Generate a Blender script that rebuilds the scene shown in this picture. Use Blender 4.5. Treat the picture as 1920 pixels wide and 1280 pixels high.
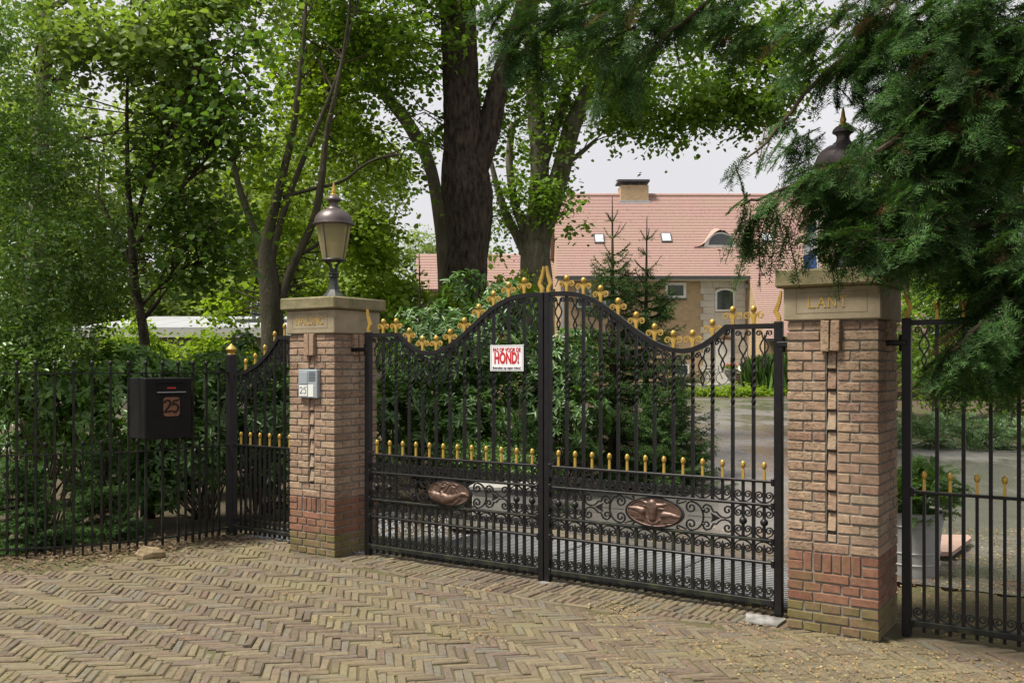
import bpy, math, random
import numpy as np
from mathutils import Vector, Matrix, noise as mnoise

for o in list(bpy.data.objects):
    bpy.data.objects.remove(o)
random.seed(11)
RNG = np.random.default_rng(7)
SC = bpy.context.scene
COL = SC.collection
R = math.radians

# ------------------------------------------------------------------ camera, sky, sun, exposure
EYE = 1.66
FPX = 1750.0                      # focal length in pixels of the 1920 px wide photograph
HOR = 685.0                       # row of the horizon
cam = bpy.data.cameras.new("camera")
cam.sensor_width = 36.0
cam.lens = FPX / 1920 * 36
cam.shift_y = (HOR - 640) / 1920
cam.clip_start = 0.05
cam.clip_end = 2000
co = bpy.data.objects.new("camera", cam)
COL.objects.link(co)
co.location = (0, 0, EYE)
co.rotation_euler = (R(90), 0, 0)
SC.camera = co

SUN_EL, SUN_AZ = R(63), R(-108)     # sun high on the left, veiled by thin cloud
wld = bpy.data.worlds.new("World")
SC.world = wld
wld.use_nodes = True
wn, wl = wld.node_tree.nodes, wld.node_tree.links
wn.clear()
sky = wn.new("ShaderNodeTexSky")
sky.sky_type = 'NISHITA'
sky.sun_disc = False
sky.sun_elevation = SUN_EL
sky.sun_rotation = SUN_AZ
sky.dust_density = 4
wmix = wn.new("ShaderNodeMixRGB")
wmix.inputs[0].default_value = 0.90
wmix.inputs[2].default_value = (7.9, 7.75, 7.95, 1)      # even cloud cover
wbg = wn.new("ShaderNodeBackground")
wbg.inputs[1].default_value = 0.053
wout = wn.new("ShaderNodeOutputWorld")
wnz = wn.new("ShaderNodeTexNoise"); wnz.inputs["Scale"].default_value = 2.2; wnz.inputs["Detail"].default_value = 4
wrp = wn.new("ShaderNodeValToRGB")
wrp.color_ramp.elements[0].position, wrp.color_ramp.elements[0].color = 0.3, (7.35, 7.25, 7.5, 1)
wrp.color_ramp.elements[1].position, wrp.color_ramp.elements[1].color = 0.7, (8.3, 8.1, 8.25, 1)
wl.new(wnz.outputs[0], wrp.inputs[0])
wl.new(wrp.outputs[0], wmix.inputs[2])
wl.new(sky.outputs[0], wmix.inputs[1])
wl.new(wmix.outputs[0], wbg.inputs[0])
wl.new(wbg.outputs[0], wout.inputs[0])

sun = bpy.data.lights.new("sun", 'SUN')
sun.energy = 3.5
sun.angle = R(14)
sun.color = (1.0, 0.94, 0.83)
so = bpy.data.objects.new("sun", sun)
COL.objects.link(so)
sd = Vector((math.sin(SUN_AZ) * math.cos(SUN_EL), math.cos(SUN_AZ) * math.cos(SUN_EL), math.sin(SUN_EL)))
so.rotation_euler = (-sd).to_track_quat('-Z', 'Y').to_euler()

SC.view_settings.view_transform = 'Standard'
SC.view_settings.look = 'None'
SC.view_settings.exposure = 1.08
SC.view_settings.gamma = 1
SC.view_settings.use_curve_mapping = False
SC.cycles.max_bounces = 7
SC.cycles.diffuse_bounces = 4
SC.cycles.glossy_bounces = 2
SC.cycles.transmission_bounces = 4
SC.cycles.transparent_max_bounces = 6
SC.cycles.use_denoising = True
SC.cycles.sample_clamp_indirect = 6


def at(x, y, Z):
    """point at depth Z seen at photograph pixel (x, y)"""
    return Vector(((x - 960) / FPX * Z, Z, EYE - (y - HOR) / FPX * Z))


# gate line frame: s runs along the gate to the right, n towards the street
P0 = Vector((-1.279, 8.206, 0))
GU = Vector((0.835, -0.550, 0)).normalized()
GN = Vector((-GU.y, GU.x, 0)) * -1
GN = Vector((GU.y, -GU.x, 0))
GROT = math.atan2(GU.y, GU.x)


def G(s, n, z=0.0):
    return P0 + GU * s + GN * n + Vector((0, 0, z))


# ------------------------------------------------------------------ object helpers
def link(o, parent=None):
    COL.objects.link(o)
    if parent is not None:
        o.parent = parent
    return o


def tag(o, label=None, cat=None, group=None, kind=None):
    if label: o["label"] = label
    if cat: o["category"] = cat
    if group: o["group"] = group
    if kind: o["kind"] = kind
    return o


def thing(name, label, cat, loc=(0, 0, 0), rz=0, group=None):
    o = bpy.data.objects.new(name, None)
    o.empty_display_size = 0.2
    link(o)
    o.location = loc
    o.rotation_euler = (0, 0, rz)
    return tag(o, label, cat, group)


def inst(name, me, parent, loc=(0, 0, 0), rot=(0, 0, 0), scale=(1, 1, 1)):
    o = bpy.data.objects.new(name, me)
    link(o, parent)
    o.location = loc
    o.rotation_euler = rot
    o.scale = scale
    return o


class MB:
    def __init__(s):
        s.v, s.f = [], []

    def add(s, vs, fs):
        b = len(s.v)
        s.v.extend([tuple(p) for p in vs])
        s.f.extend([tuple(i + b for i in f) for f in fs])

    def box(s, x0, x1, y0, y1, z0, z1, ch=0.0):
        if ch <= 0:
            vs = [(x, y, z) for x in (x0, x1) for y in (y0, y1) for z in (z0, z1)]
            s.add(vs, [(0, 1, 3, 2), (4, 6, 7, 5), (0, 4, 5, 1), (2, 3, 7, 6), (0, 2, 6, 4), (1, 5, 7, 3)])
        else:
            s.cbox(((x0 + x1) / 2, (y0 + y1) / 2, (z0 + z1) / 2), (abs(x1 - x0), abs(y1 - y0), abs(z1 - z0)), ch)
        return s

    def cbox(s, c, d, ch, jit=0.0):
        """chamfered box, 44 triangles"""
        h = [d[0] / 2, d[1] / 2, d[2] / 2]
        ch = min(ch, min(h) * 0.45)
        idx, vs = {}, []
        for sx in (-1, 1):
            for sy in (-1, 1):
                for sz in (-1, 1):
                    sg = (sx, sy, sz)
                    j = [random.uniform(-jit, jit) for _ in range(3)]
                    for a in range(3):
                        p = [sg[k] * (h[k] - (0 if k == a else ch)) + c[k] + j[k] for k in range(3)]
                        idx[(sg, a)] = len(vs)
                        vs.append(p)
        fs = []
        for a in range(3):
            b, cc = (a + 1) % 3, (a + 2) % 3
            for sa in (-1, 1):
                q = []
                for sb, sc in ((-1, -1), (1, -1), (1, 1), (-1, 1)):
                    g = [0, 0, 0]; g[a] = sa; g[b] = sb; g[cc] = sc
                    q.append(idx[(tuple(g), a)])
                fs.append(tuple(q if sa > 0 else q[::-1]))
            for sb in (-1, 1):
                for sc in (-1, 1):
                    g0 = [0, 0, 0]; g0[b] = sb; g0[cc] = sc
                    g1 = list(g0); g0[a] = -1; g1[a] = 1
                    fs.append((idx[(tuple(g0), b)], idx[(tuple(g1), b)], idx[(tuple(g1), cc)], idx[(tuple(g0), cc)]))
        for sx in (-1, 1):
            for sy in (-1, 1):
                for sz in (-1, 1):
                    g = (sx, sy, sz)
                    fs.append((idx[(g, 0)], idx[(g, 1)], idx[(g, 2)]))
        s.add(vs, fs)
        return s

    def tube(s, pts, rad, n=8, caps=True):
        pts = [Vector(p) for p in pts]
        if not hasattr(rad, '__len__'):
            rad = [rad] * len(pts)
        rings, ref = [], None
        vs = []
        for i, p in enumerate(pts):
            t = (pts[min(i + 1, len(pts) - 1)] - pts[max(i - 1, 0)])
            if t.length < 1e-9: t = Vector((0, 0, 1))
            t.normalize()
            if ref is None:
                ref = Vector((1, 0, 0)) if abs(t.x) < 0.8 else Vector((0, 1, 0))
            u = (ref - t * ref.dot(t))
            if u.length < 1e-6: u = t.orthogonal()
            u.normalize(); ref = u
            w = t.cross(u)
            for k in range(n):
                a = 2 * math.pi * k / n
                vs.append(p + (u * math.cos(a) + w * math.sin(a)) * rad[i])
        fs = []
        for i in range(len(pts) - 1):
            for k in range(n):
                k2 = (k + 1) % n
                fs.append((i * n + k, i * n + k2, (i + 1) * n + k2, (i + 1) * n + k))
        if caps:
            fs.append(tuple(range(n))[::-1])
            fs.append(tuple((len(pts) - 1) * n + k for k in range(n)))
        s.add(vs, fs)
        return s

    def lathe(s, prof, n=16, c=(0, 0, 0), a0=0.0, a1=2 * math.pi):
        full = abs(a1 - a0 - 2 * math.pi) < 1e-6
        m = n if full else n + 1
        vs = []
        for r, z in prof:
            for k in range(m):
                a = a0 + (a1 - a0) * k / n
                vs.append((c[0] + r * math.cos(a), c[1] + r * math.sin(a), c[2] + z))
        fs = []
        for i in range(len(prof) - 1):
            for k in range(n):
                k2 = (k + 1) % m
                fs.append((i * m + k, i * m + k2, (i + 1) * m + k2, (i + 1) * m + k))
        s.add(vs, fs)
        return s

    def sweep(s, path, t, d, y0=0.0):
        """flat bar of thickness t, depth d (along y) following a path in the x-z plane"""
        n = len(path)
        if not hasattr(t, '__len__'): t = [t] * n
        vs = []
        for i, (x, z) in enumerate(path):
            xa, za = path[max(i - 1, 0)]
            xb, zb = path[min(i + 1, n - 1)]
            l = math.hypot(xb - xa, zb - za) or 1e-9
            nx, nz = -(zb - za) / l * t[i] / 2, (xb - xa) / l * t[i] / 2
            vs += [(x + nx, y0 - d / 2, z + nz), (x + nx, y0 + d / 2, z + nz), (x - nx, y0 + d / 2, z - nz), (x - nx, y0 - d / 2, z - nz)]
        fs = []
        for i in range(n - 1):
            for k in range(4):
                k2 = (k + 1) % 4
                fs.append((i * 4 + k, i * 4 + k2, i * 4 + 4 + k2, i * 4 + 4 + k))
        fs += [(3, 2, 1, 0), tuple(n * 4 - 4 + k for k in range(4))]
        s.add(vs, fs)
        return s

    def prism(s, poly, y0, y1):
        """polygon in x-z pulled along y"""
        n = len(poly)
        vs = [(x, y0, z) for x, z in poly] + [(x, y1, z) for x, z in poly]
        fs = [tuple(range(n)), tuple(range(2 * n - 1, n - 1, -1))]
        fs += [(k, k + n, (k + 1) % n + n, (k + 1) % n) for k in range(n)]
        s.add(vs, fs)
        return s

    def mesh(s, name, m, smooth=False):
        me = bpy.data.meshes.new(name)
        me.from_pydata(s.v, [], s.f)
        me.materials.append(m)
        if smooth:
            me.polygons.foreach_set("use_smooth", [True] * len(me.polygons))
            if smooth != 'all':
                me.set_sharp_from_angle(angle=R(40))
        me.update()
        return me

    def build(s, name, m, parent=None, smooth=False, loc=(0, 0, 0), rot=(0, 0, 0)):
        o = bpy.data.objects.new(name, s.mesh(name, m, smooth))
        link(o, parent)
        o.location = loc
        o.rotation_euler = rot
        return o


def np_mesh(name, verts, faces, m, smooth=False):
    """mesh from numpy arrays; faces is (N,3) or (N,4)"""
    me = bpy.data.meshes.new(name)
    k = faces.shape[1]
    me.vertices.add(len(verts))
    me.vertices.foreach_set("co", np.ascontiguousarray(verts, dtype=np.float32).ravel())
    me.loops.add(faces.size)
    me.loops.foreach_set("vertex_index", np.ascontiguousarray(faces, dtype=np.int32).ravel())
    me.polygons.add(len(faces))
    me.polygons.foreach_set("loop_start", np.arange(0, faces.size, k, dtype=np.int32))
    me.polygons.foreach_set("loop_total", np.full(len(faces), k, dtype=np.int32))
    if smooth:
        me.polygons.foreach_set("use_smooth", np.ones(len(faces), dtype=bool))
    me.materials.append(m)
    me.update()
    return me


# ------------------------------------------------------------------ materials
def _new(name):
    m = bpy.data.materials.new(name)
    m.use_nodes = True
    nt = m.node_tree
    b = nt.nodes["Principled BSDF"]
    return m, nt, nt.nodes, nt.links, b


def ramp(nodes, stops):
    r = nodes.new("ShaderNodeValToRGB")
    e = r.color_ramp.elements
    while len(e) < len(stops):
        e.new(0.5)
    for i, (p, c) in enumerate(stops):
        e[i].position = p
        e[i].color = (*c, 1)
    return r


def coords(nt, world=False):
    if world:
        g = nt.nodes.new("ShaderNodeNewGeometry")
        return g.outputs["Position"]
    t = nt.nodes.new("ShaderNodeTexCoord")
    return t.outputs["Object"]


def noise(nt, vec, scale, detail=4, rough=0.6, stretch=None):
    n = nt.nodes.new("ShaderNodeTexNoise")
    n.inputs["Scale"].default_value = scale
    n.inputs["Detail"].default_value = detail
    n.inputs["Roughness"].default_value = rough
    if stretch:
        mp = nt.nodes.new("ShaderNodeMapping")
        mp.inputs["Scale"].default_value = stretch
        nt.links.new(vec, mp.inputs[0])
        vec = mp.outputs[0]
    nt.links.new(vec, n.inputs["Vector"])
    return n


def mixc(nt, fac, a, b, mode='MIX'):
    x = nt.nodes.new("ShaderNodeMixRGB")
    x.blend_type = mode
    for sock, val in ((x.inputs[0], fac), (x.inputs[1], a), (x.inputs[2], b)):
        if hasattr(val, 'is_output'):
            nt.links.new(val, sock)
        elif isinstance(val, (int, float)):
            sock.default_value = val
        else:
            sock.default_value = (*val, 1)
    return x.outputs[0]


def add_bump(nt, bsdf, h, strength, dist=0.01):
    b = nt.nodes.new("ShaderNodeBump")
    b.inputs["Strength"].default_value = strength
    b.inputs["Distance"].default_value = dist
    nt.links.new(h, b.inputs["Height"])
    nt.links.new(b.outputs[0], bsdf.inputs["Normal"])


def mat(name, c1, c2=None, rough=0.6, metal=0.0, scale=6, bump=0.0, bdist=0.01, spec=0.5, stretch=None, world=False, lo=0.35, hi=0.65, rvar=0.0):
    m, nt, N, L, b = _new(name)
    c2 = c2 or tuple(x * 0.75 for x in c1)
    n = noise(nt, coords(nt, world), scale, 5, 0.6, stretch)
    r = ramp(N, [(lo, c1), (hi, c2)])
    L.new(n.outputs[0], r.inputs[0])
    L.new(r.outputs[0], b.inputs["Base Color"])
    b.inputs["Roughness"].default_value = rough
    b.inputs["Metallic"].default_value = metal
    b.inputs["Specular IOR Level"].default_value = spec
    if rvar:
        mr = N.new("ShaderNodeMapRange")
        mr.inputs[3].default_value = rough - rvar
        mr.inputs[4].default_value = rough + rvar
        L.new(n.outputs[0], mr.inputs[0])
        L.new(mr.outputs[0], b.inputs["Roughness"])
    if bump:
        n2 = noise(nt, coords(nt, world), scale * 4, 4, 0.65, stretch)
        add_bump(nt, b, n2.outputs[0], bump, bdist)
    return m


def rand_out(nt, island):
    if island:
        return nt.nodes.new("ShaderNodeNewGeometry").outputs["Random Per Island"]
    return nt.nodes.new("ShaderNodeObjectInfo").outputs["Random"]


def brick_mat(name, stops, island=False, moss=0.0, moss_col=(0.13, 0.14, 0.035), crack=0.0, rough=0.9, moss_scale=1.1, moss_lo=0.5, bump=0.5):
    m, nt, N, L, b = _new(name)
    r = ramp(N, stops)
    L.new(rand_out(nt, island), r.inputs[0])
    pos = coords(nt, True)
    n1 = noise(nt, pos, 28, 5, 0.7)
    sp = ramp(N, [(0.25, (0.62, 0.6, 0.58)), (0.7, (1.15, 1.13, 1.1))])
    L.new(n1.outputs[0], sp.inputs[0])
    col = mixc(nt, 1.0, r.outputs[0], sp.outputs[0], 'MULTIPLY')
    if moss > 0:
        n2 = noise(nt, pos, moss_scale, 6, 0.7)
        mr = ramp(N, [(moss_lo, (0, 0, 0)), (moss_lo + 0.16, (moss, moss, moss))])
        L.new(n2.outputs[0], mr.inputs[0])
        col = mixc(nt, mr.outputs[0], col, moss_col)
    h = n1.outputs[0]
    if crack > 0:
        n3 = noise(nt, pos, 10, 3, 0.6, (1.0, 1.0, 4.5))
        cr = ramp(N, [(0.465, (1, 1, 1)), (0.495, (0.0, 0.0, 0.0)), (0.53, (1, 1, 1))])
        L.new(n3.outputs[0], cr.inputs[0])
        n4 = noise(nt, pos, 3.1, 2, 0.5)
        gate = ramp(N, [(0.44, (0, 0, 0)), (0.52, (crack, crack, crack))])
        L.new(n4.outputs[0], gate.inputs[0])
        inv = N.new("ShaderNodeInvert")
        L.new(cr.outputs[0], inv.inputs[1])
        f = mixc(nt, 1.0, inv.outputs[0], gate.outputs[0], 'MULTIPLY')
        col = mixc(nt, f, col, (0.09, 0.055, 0.035))
    L.new(col, b.inputs["Base Color"])
    b.inputs["Roughness"].default_value = rough
    b.inputs["Specular IOR Level"].default_value = 0.3
    add_bump(nt, b, h, bump, 0.006)
    return m


def leaf_mat(name, cols, trans=0.35, gloss=0.05, rough=0.45, warm=(1.25, 1.3, 0.55), ns=0.9, lo=.78, hi=1.2):
    m = bpy.data.materials.new(name)
    m.use_nodes = True
    nt = m.node_tree
    N, L = nt.nodes, nt.links
    N.clear()
    out = N.new("ShaderNodeOutputMaterial")
    r = ramp(N, [(i / (len(cols) - 1), c) for i, c in enumerate(cols)])
    L.new(rand_out(nt, True), r.inputs[0])
    n = noise(nt, coords(nt, True), ns, 2)
    v = ramp(N, [(0.3, (lo, lo, lo)), (0.7, (hi, hi, hi * .93))])
    L.new(n.outputs[0], v.inputs[0])
    c = mixc(nt, 1.0, r.outputs[0], v.outputs[0], 'MULTIPLY')
    d = N.new("ShaderNodeBsdfDiffuse")
    t = N.new("ShaderNodeBsdfTranslucent")
    g = N.new("ShaderNodeBsdfGlossy")
    g.inputs["Roughness"].default_value = rough
    g.inputs["Color"].default_value = (0.9, 0.95, 0.95, 1)
    L.new(c, d.inputs[0])
    L.new(mixc(nt, 1.0, c, warm, 'MULTIPLY'), t.inputs[0])
    m1 = N.new("ShaderNodeMixShader"); m1.inputs[0].default_value = trans
    m2 = N.new("ShaderNodeMixShader"); m2.inputs[0].default_value = gloss
    L.new(d.outputs[0], m1.inputs[1]); L.new(t.outputs[0], m1.inputs[2])
    L.new(m1.outputs[0], m2.inputs[1]); L.new(g.outputs[0], m2.inputs[2])
    L.new(m2.outputs[0], out.inputs[0])
    return m


M = {}
M['iron'] = mat("black_iron_paint", (0.007, 0.007, 0.008), (0.012, 0.011, 0.011), 0.38, 0, 14, 0.15, 0.002, 0.28)
M['iron_moss'] = mat("weathered_iron", (0.010, 0.011, 0.010), (0.045, 0.05, 0.022), 0.6, 0, 9, 0.3, 0.003, 0.25, lo=0.45, hi=0.8)
M['gold'] = mat("gold_paint", (0.55, 0.36, 0.075), (0.36, 0.22, 0.045), 0.38, 0.45, 22, 0.25, 0.003, 0.5)
M['bronze'] = mat("bronze", (0.15, 0.092, 0.068), (0.075, 0.048, 0.038), 0.42, 0.45, 30, 0.2, 0.003)
M['mortar'] = mat("mortar", (0.215, 0.20, 0.175), (0.155, 0.145, 0.125), 0.95, 0, 30, 0.6, 0.006)
M['sandstone'] = mat("sandstone", (0.335, 0.28, 0.195), (0.225, 0.19, 0.125), 0.85, 0, 5, 0.35, 0.005, 0.3)
def stone_moss():
    m, nt, N, L, b = _new("mossy_capstone")
    pos = coords(nt)
    n1 = noise(nt, pos, 7, 6, 0.7)
    r = ramp(N, [(0.3, (0.27, 0.215, 0.13)), (0.5, (0.19, 0.165, 0.09)), (0.66, (0.12, 0.12, 0.05)), (0.8, (0.07, 0.065, 0.035))])
    L.new(n1.outputs[0], r.inputs[0])
    L.new(r.outputs[0], b.inputs["Base Color"])
    b.inputs["Roughness"].default_value = 0.95
    add_bump(nt, b, noise(nt, pos, 45, 5, 0.7).outputs[0], 0.6, 0.006)
    return m
M['cap'] = stone_moss()
M['brick_tan'] = brick_mat("tan_brick", [(0.0, (0.32, 0.222, 0.155)), (0.3, (0.36, 0.268, 0.188)), (0.6, (0.285, 0.188, 0.135)), (0.8, (0.335, 0.262, 0.188)), (1.0, (0.25, 0.162, 0.122))], crack=1.0)
M['brick_red'] = brick_mat("red_brick", [(0.0, (0.20, 0.095, 0.065)), (0.5, (0.24, 0.125, 0.082)), (1.0, (0.165, 0.085, 0.06))], moss=0.25, moss_scale=4)
M['brick_moss'] = brick_mat("mossy_brick", [(0.0, (0.19, 0.13, 0.075)), (0.5, (0.155, 0.115, 0.062)), (1.0, (0.20, 0.125, 0.078))], moss=0.45, moss_scale=5, moss_lo=0.42)
PAVE = [(0.0, (0.116, 0.087, 0.064)), (0.2, (0.157, 0.128, 0.087)), (0.4, (0.101, 0.082, 0.064)), (0.58, (0.176, 0.148, 0.095)), (0.74, (0.127, 0.117, 0.098)), (0.88, (0.138, 0.099, 0.077)), (1.0, (0.189, 0.160, 0.103))]
M['pave'] = brick_mat("paving_brick", PAVE, moss=0.55, moss_col=(0.165, 0.148, 0.068), moss_scale=0.8, moss_lo=0.47, bump=0.9)
M['pave_i'] = brick_mat("paving_brick_field", PAVE, island=True, moss=0.55, moss_col=(0.165, 0.148, 0.068), moss_scale=0.8, moss_lo=0.47, bump=0.9)
M['joint'] = mat("sandy_joint_soil", (0.095, 0.074, 0.048), (0.082, 0.082, 0.036), 1.0, 0, 6, 0.6, 0.01, 0.2, world=True)
M['soil'] = mat("leafy_soil", (0.085, 0.064, 0.043), (0.055, 0.05, 0.028), 1.0, 0, 2.2, 0.8, 0.03, 0.2, world=True)
M['grey_stone'] = mat("pale_concrete", (0.33, 0.32, 0.29), (0.24, 0.24, 0.215), 0.8, 0, 8, 0.2, 0.004)
M['bark_dark'] = mat("dark_furrowed_bark", (0.125, 0.10, 0.075), (0.036, 0.027, 0.02), 1.0, 0, 9, 1.0, 0.08, 0.15, (1.8, 1.8, 0.6))
M['bark_grey'] = mat("grey_bark", (0.16, 0.145, 0.105), (0.075, 0.072, 0.045), 1.0, 0, 6, 0.9, 0.03, 0.15, (1.8, 1.8, 0.5))
M['bark_mid'] = mat("brown_grey_bark", (0.085, 0.075, 0.052), (0.045, 0.042, 0.026), 1.0, 0, 6, 0.9, 0.03, 0.15, (1.8, 1.8, 0.5))
M['bark_twig'] = mat("twig_bark", (0.07, 0.052, 0.036), (0.045, 0.036, 0.024), 1.0, 0, 9, 0.3, 0.01, 0.2)
M['leaf_lime'] = leaf_mat("lime_leaf", [(0.078, 0.150, 0.022), (0.118, 0.205, 0.030), (0.165, 0.260, 0.042)], 0.48, 0.015)
M['leaf_bright'] = leaf_mat("bright_leaf", [(0.155, 0.245, 0.026), (0.215, 0.315, 0.036), (0.265, 0.360, 0.050)], 0.56, 0.01)
M['leaf_dark'] = leaf_mat("dark_linden_leaf", [(0.062, 0.125, 0.024), (0.090, 0.165, 0.030), (0.125, 0.210, 0.040)], 0.45, 0.015)
M['leaf_far'] = leaf_mat("far_leaf", [(0.165, 0.235, 0.075), (0.215, 0.290, 0.090), (0.260, 0.330, 0.108)], 0.48, 0.005)
M['leaf_holly'] = leaf_mat("holly_leaf", [(0.068, 0.140, 0.030), (0.100, 0.185, 0.038), (0.150, 0.240, 0.052)], 0.35, 0.04, 0.3)
M['leaf_laurel'] = leaf_mat("laurel_leaf", [(0.062, 0.150, 0.026), (0.098, 0.200, 0.034), (0.150, 0.260, 0.046)], 0.33, 0.04, 0.3)
M['leaf_rhodo'] = leaf_mat("rhododendron_leaf", [(0.044, 0.100, 0.026), (0.066, 0.138, 0.033), (0.105, 0.185, 0.040)], 0.28, 0.03, 0.35)
M['leaf_spruce'] = leaf_mat("spruce_needle", [(0.034, 0.072, 0.026), (0.048, 0.098, 0.032), (0.080, 0.140, 0.038)], 0.2, 0.012)
M['leaf_yew'] = leaf_mat("yew_needle", [(0.022, 0.056, 0.017), (0.034, 0.080, 0.022), (0.068, 0.132, 0.034)], 0.28, 0.008, ns=3.5, lo=.55, hi=1.5)
M['leaf_young'] = leaf_mat("young_spruce_needle", [(0.055, 0.12, 0.045), (0.08, 0.16, 0.055), (0.12, 0.21, 0.065)], 0.25, 0.01)
M['leaf_thuja'] = leaf_mat("thuja_leaf", [(0.055, 0.130, 0.022), (0.085, 0.175, 0.030), (0.12, 0.21, 0.04)], 0.3, 0.04)
M['leaf_grass'] = leaf_mat("tall_grass_blade", [(0.085, 0.18, 0.05), (0.12, 0.22, 0.06), (0.16, 0.26, 0.075)], 0.35, 0.04)
M['leaf_dead'] = leaf_mat("fallen_leaf", [(0.33, 0.22, 0.10), (0.22, 0.12, 0.055), (0.42, 0.32, 0.15), (0.16, 0.09, 0.05)], 0.1, 0.0)
M['leaf_litter'] = leaf_mat("dead_leaf_litter", [(0.16, 0.105, 0.07), (0.10, 0.065, 0.045), (0.24, 0.17, 0.11), (0.07, 0.05, 0.035)], 0.1, 0.03)
M['glass_dark'] = mat("window_glass", (0.02, 0.025, 0.025), (0.035, 0.045, 0.04), 0.06, 0, 2, 0, spec=0.8)
M['white'] = mat("white_paint", (0.72, 0.71, 0.67), (0.62, 0.61, 0.57), 0.5, 0, 5)
M['copper'] = mat("aged_copper", (0.135, 0.112, 0.112), (0.075, 0.058, 0.055), 0.42, 0.5, 5, 0.15, 0.004)
M['lamp_iron'] = mat("lamp_iron", (0.02, 0.022, 0.023), (0.05, 0.06, 0.035), 0.5, 0, 8, 0.2, 0.003, lo=0.45, hi=0.8)
M['lamp_bulb'] = mat("milk_bulb", (0.75, 0.74, 0.66), None, 0.3, 0, 4)
M['pole'] = mat("grey_steel", (0.35, 0.36, 0.37), (0.27, 0.28, 0.29), 0.4, 0.6, 6)


def lamp_glass():
    m = bpy.data.materials.new("frosted_yellow_glass")
    m.use_nodes = True
    N, L = m.node_tree.nodes, m.node_tree.links
    N.clear()
    out = N.new("ShaderNodeOutputMaterial")
    tr = N.new("ShaderNodeBsdfTransparent"); tr.inputs[0].default_value = (0.93, 0.88, 0.66, 1)
    tl = N.new("ShaderNodeBsdfTranslucent"); tl.inputs[0].default_value = (0.62, 0.55, 0.36, 1)
    df = N.new("ShaderNodeBsdfDiffuse"); df.inputs[0].default_value = (0.50, 0.43, 0.27, 1)
    gl = N.new("ShaderNodeBsdfGlossy"); gl.inputs["Roughness"].default_value = 0.12
    a = N.new("ShaderNodeMixShader"); a.inputs[0].default_value = 0.5
    b = N.new("ShaderNodeMixShader"); b.inputs[0].default_value = 0.55
    c = N.new("ShaderNodeMixShader"); c.inputs[0].default_value = 0.06
    L.new(tl.outputs[0], a.inputs[1]); L.new(df.outputs[0], a.inputs[2])
    L.new(tr.outputs[0], b.inputs[1]); L.new(a.outputs[0], b.inputs[2])
    L.new(b.outputs[0], c.inputs[1]); L.new(gl.outputs[0], c.inputs[2])
    L.new(c.outputs[0], out.inputs[0])
    return m
M['lamp_glass'] = lamp_glass()

# ------------------------------------------------------------------ ground, drive
def sheet(name, poly, z, m, kind='structure', sub=None):
    mb = MB()
    mb.add([(x, y, z) for x, y in poly], [tuple(range(len(poly)))])
    o = mb.build(name, m)
    tag(o, kind=kind)
    return o


def ground_mesh():
    xs = np.concatenate([[-260, -150, -90, -60], np.arange(-44, 45, 2.0), [60, 90, 150, 260]])
    ys = np.concatenate([[-60, -20], np.arange(-4, 60, 2.0), [75, 100, 150, 260]])
    vs = np.array([(x, y, 0.0) for y in ys for x in xs])
    for i, (x, y, z) in enumerate(vs):
        d = mnoise.noise((x * 0.2, y * 0.2, 0)) * 0.03 - 0.06
        if y > 46: d += 0.45 * min(1, (y - 46) / 8)
        vs[i, 2] = d
    nx = len(xs)
    fs = np.array([(j * nx + i, j * nx + i + 1, (j + 1) * nx + i + 1, (j + 1) * nx + i) for j in range(len(ys) - 1) for i in range(nx - 1)])
    o = bpy.data.objects.new("ground", np_mesh("ground", vs, fs, M['soil'], True))
    link(o)
    tag(o, kind='structure')
ground_mesh()


def drive_mat():
    m, nt, N, L, b = _new("wet_asphalt_drive")
    pos = coords(nt, True)
    n1 = noise(nt, pos, 2.5, 6, 0.7)
    r = ramp(N, [(0.3, (0.155, 0.145, 0.13)), (0.7, (0.095, 0.092, 0.085))])
    L.new(n1.outputs[0], r.inputs[0])
    L.new(r.outputs[0], b.inputs["Base Color"])
    n2 = noise(nt, pos, 0.42, 5, 0.65, (1.0, 0.55, 1))
    rr = ramp(N, [(0.50, (0.13, 0.13, 0.13)), (0.62, (0.7, 0.7, 0.7))])
    L.new(n2.outputs[0], rr.inputs[0])
    L.new(rr.outputs[0], b.inputs["Roughness"])
    add_bump(nt, b, noise(nt, pos, 22, 4, 0.7).outputs[0], 0.35, 0.008)
    return m
M['drive'] = drive_mat()
q = [G(-0.2, -1.46), G(5.2, -1.46), Vector((9, 6.0, 0)), Vector((16, 10, 0)), Vector((13, 18.2, 0)), Vector((8.6, 20.2, 0)), Vector((8.6, 26, 0)), Vector((11.0, 34, 0)),
     Vector((18, 47.0, 0)), Vector((6, 47.3, 0)), Vector((4.6, 36, 0)), Vector((3.5, 22, 0)), Vector((2.3, 15.3, 0)), Vector((0.6, 12.3, 0)), Vector((-0.7, 11.0, 0))]
dr = sheet("driveway", [(p.x, p.y) for p in q], 0.004, M['drive'])

# ------------------------------------------------------------------ brick paving in front of the gate
def n_edge(s):
    return 0.26 + 0.23 * math.sin(math.pi * min(max(s / 3.7, 0), 1))

paving = thing("paving", None, None)
tag(paving, kind='structure')
pv = [(-6.5, 1.2), (7.0, 1.2), (7.0, 3.3), (G(5.6, .12).x, G(5.6, .12).y), (G(5.6, -1.5).x, G(5.6, -1.5).y), (G(-1.9, -0.9).x, G(-1.9, -0.9).y), (-2.85, 9.2), (-3.5, 8.45), (-4.45, 8.1), (-6.5, 7.8)]
def ground_wave(x, y):
    return 0.016 * mnoise.noise((x * 0.9, y * 0.9, 3.0)) + 0.010 * mnoise.noise((x * 2.6, y * 2.6, 9.0))


def inside(x, y, poly):
    r_ = False
    for (x0, y0), (x1, y1) in zip(poly, poly[1:] + poly[:1]):
        if (y0 > y) != (y1 > y) and x < (x1 - x0) * (y - y0) / (y1 - y0) + x0: r_ = not r_
    return r_


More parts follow.
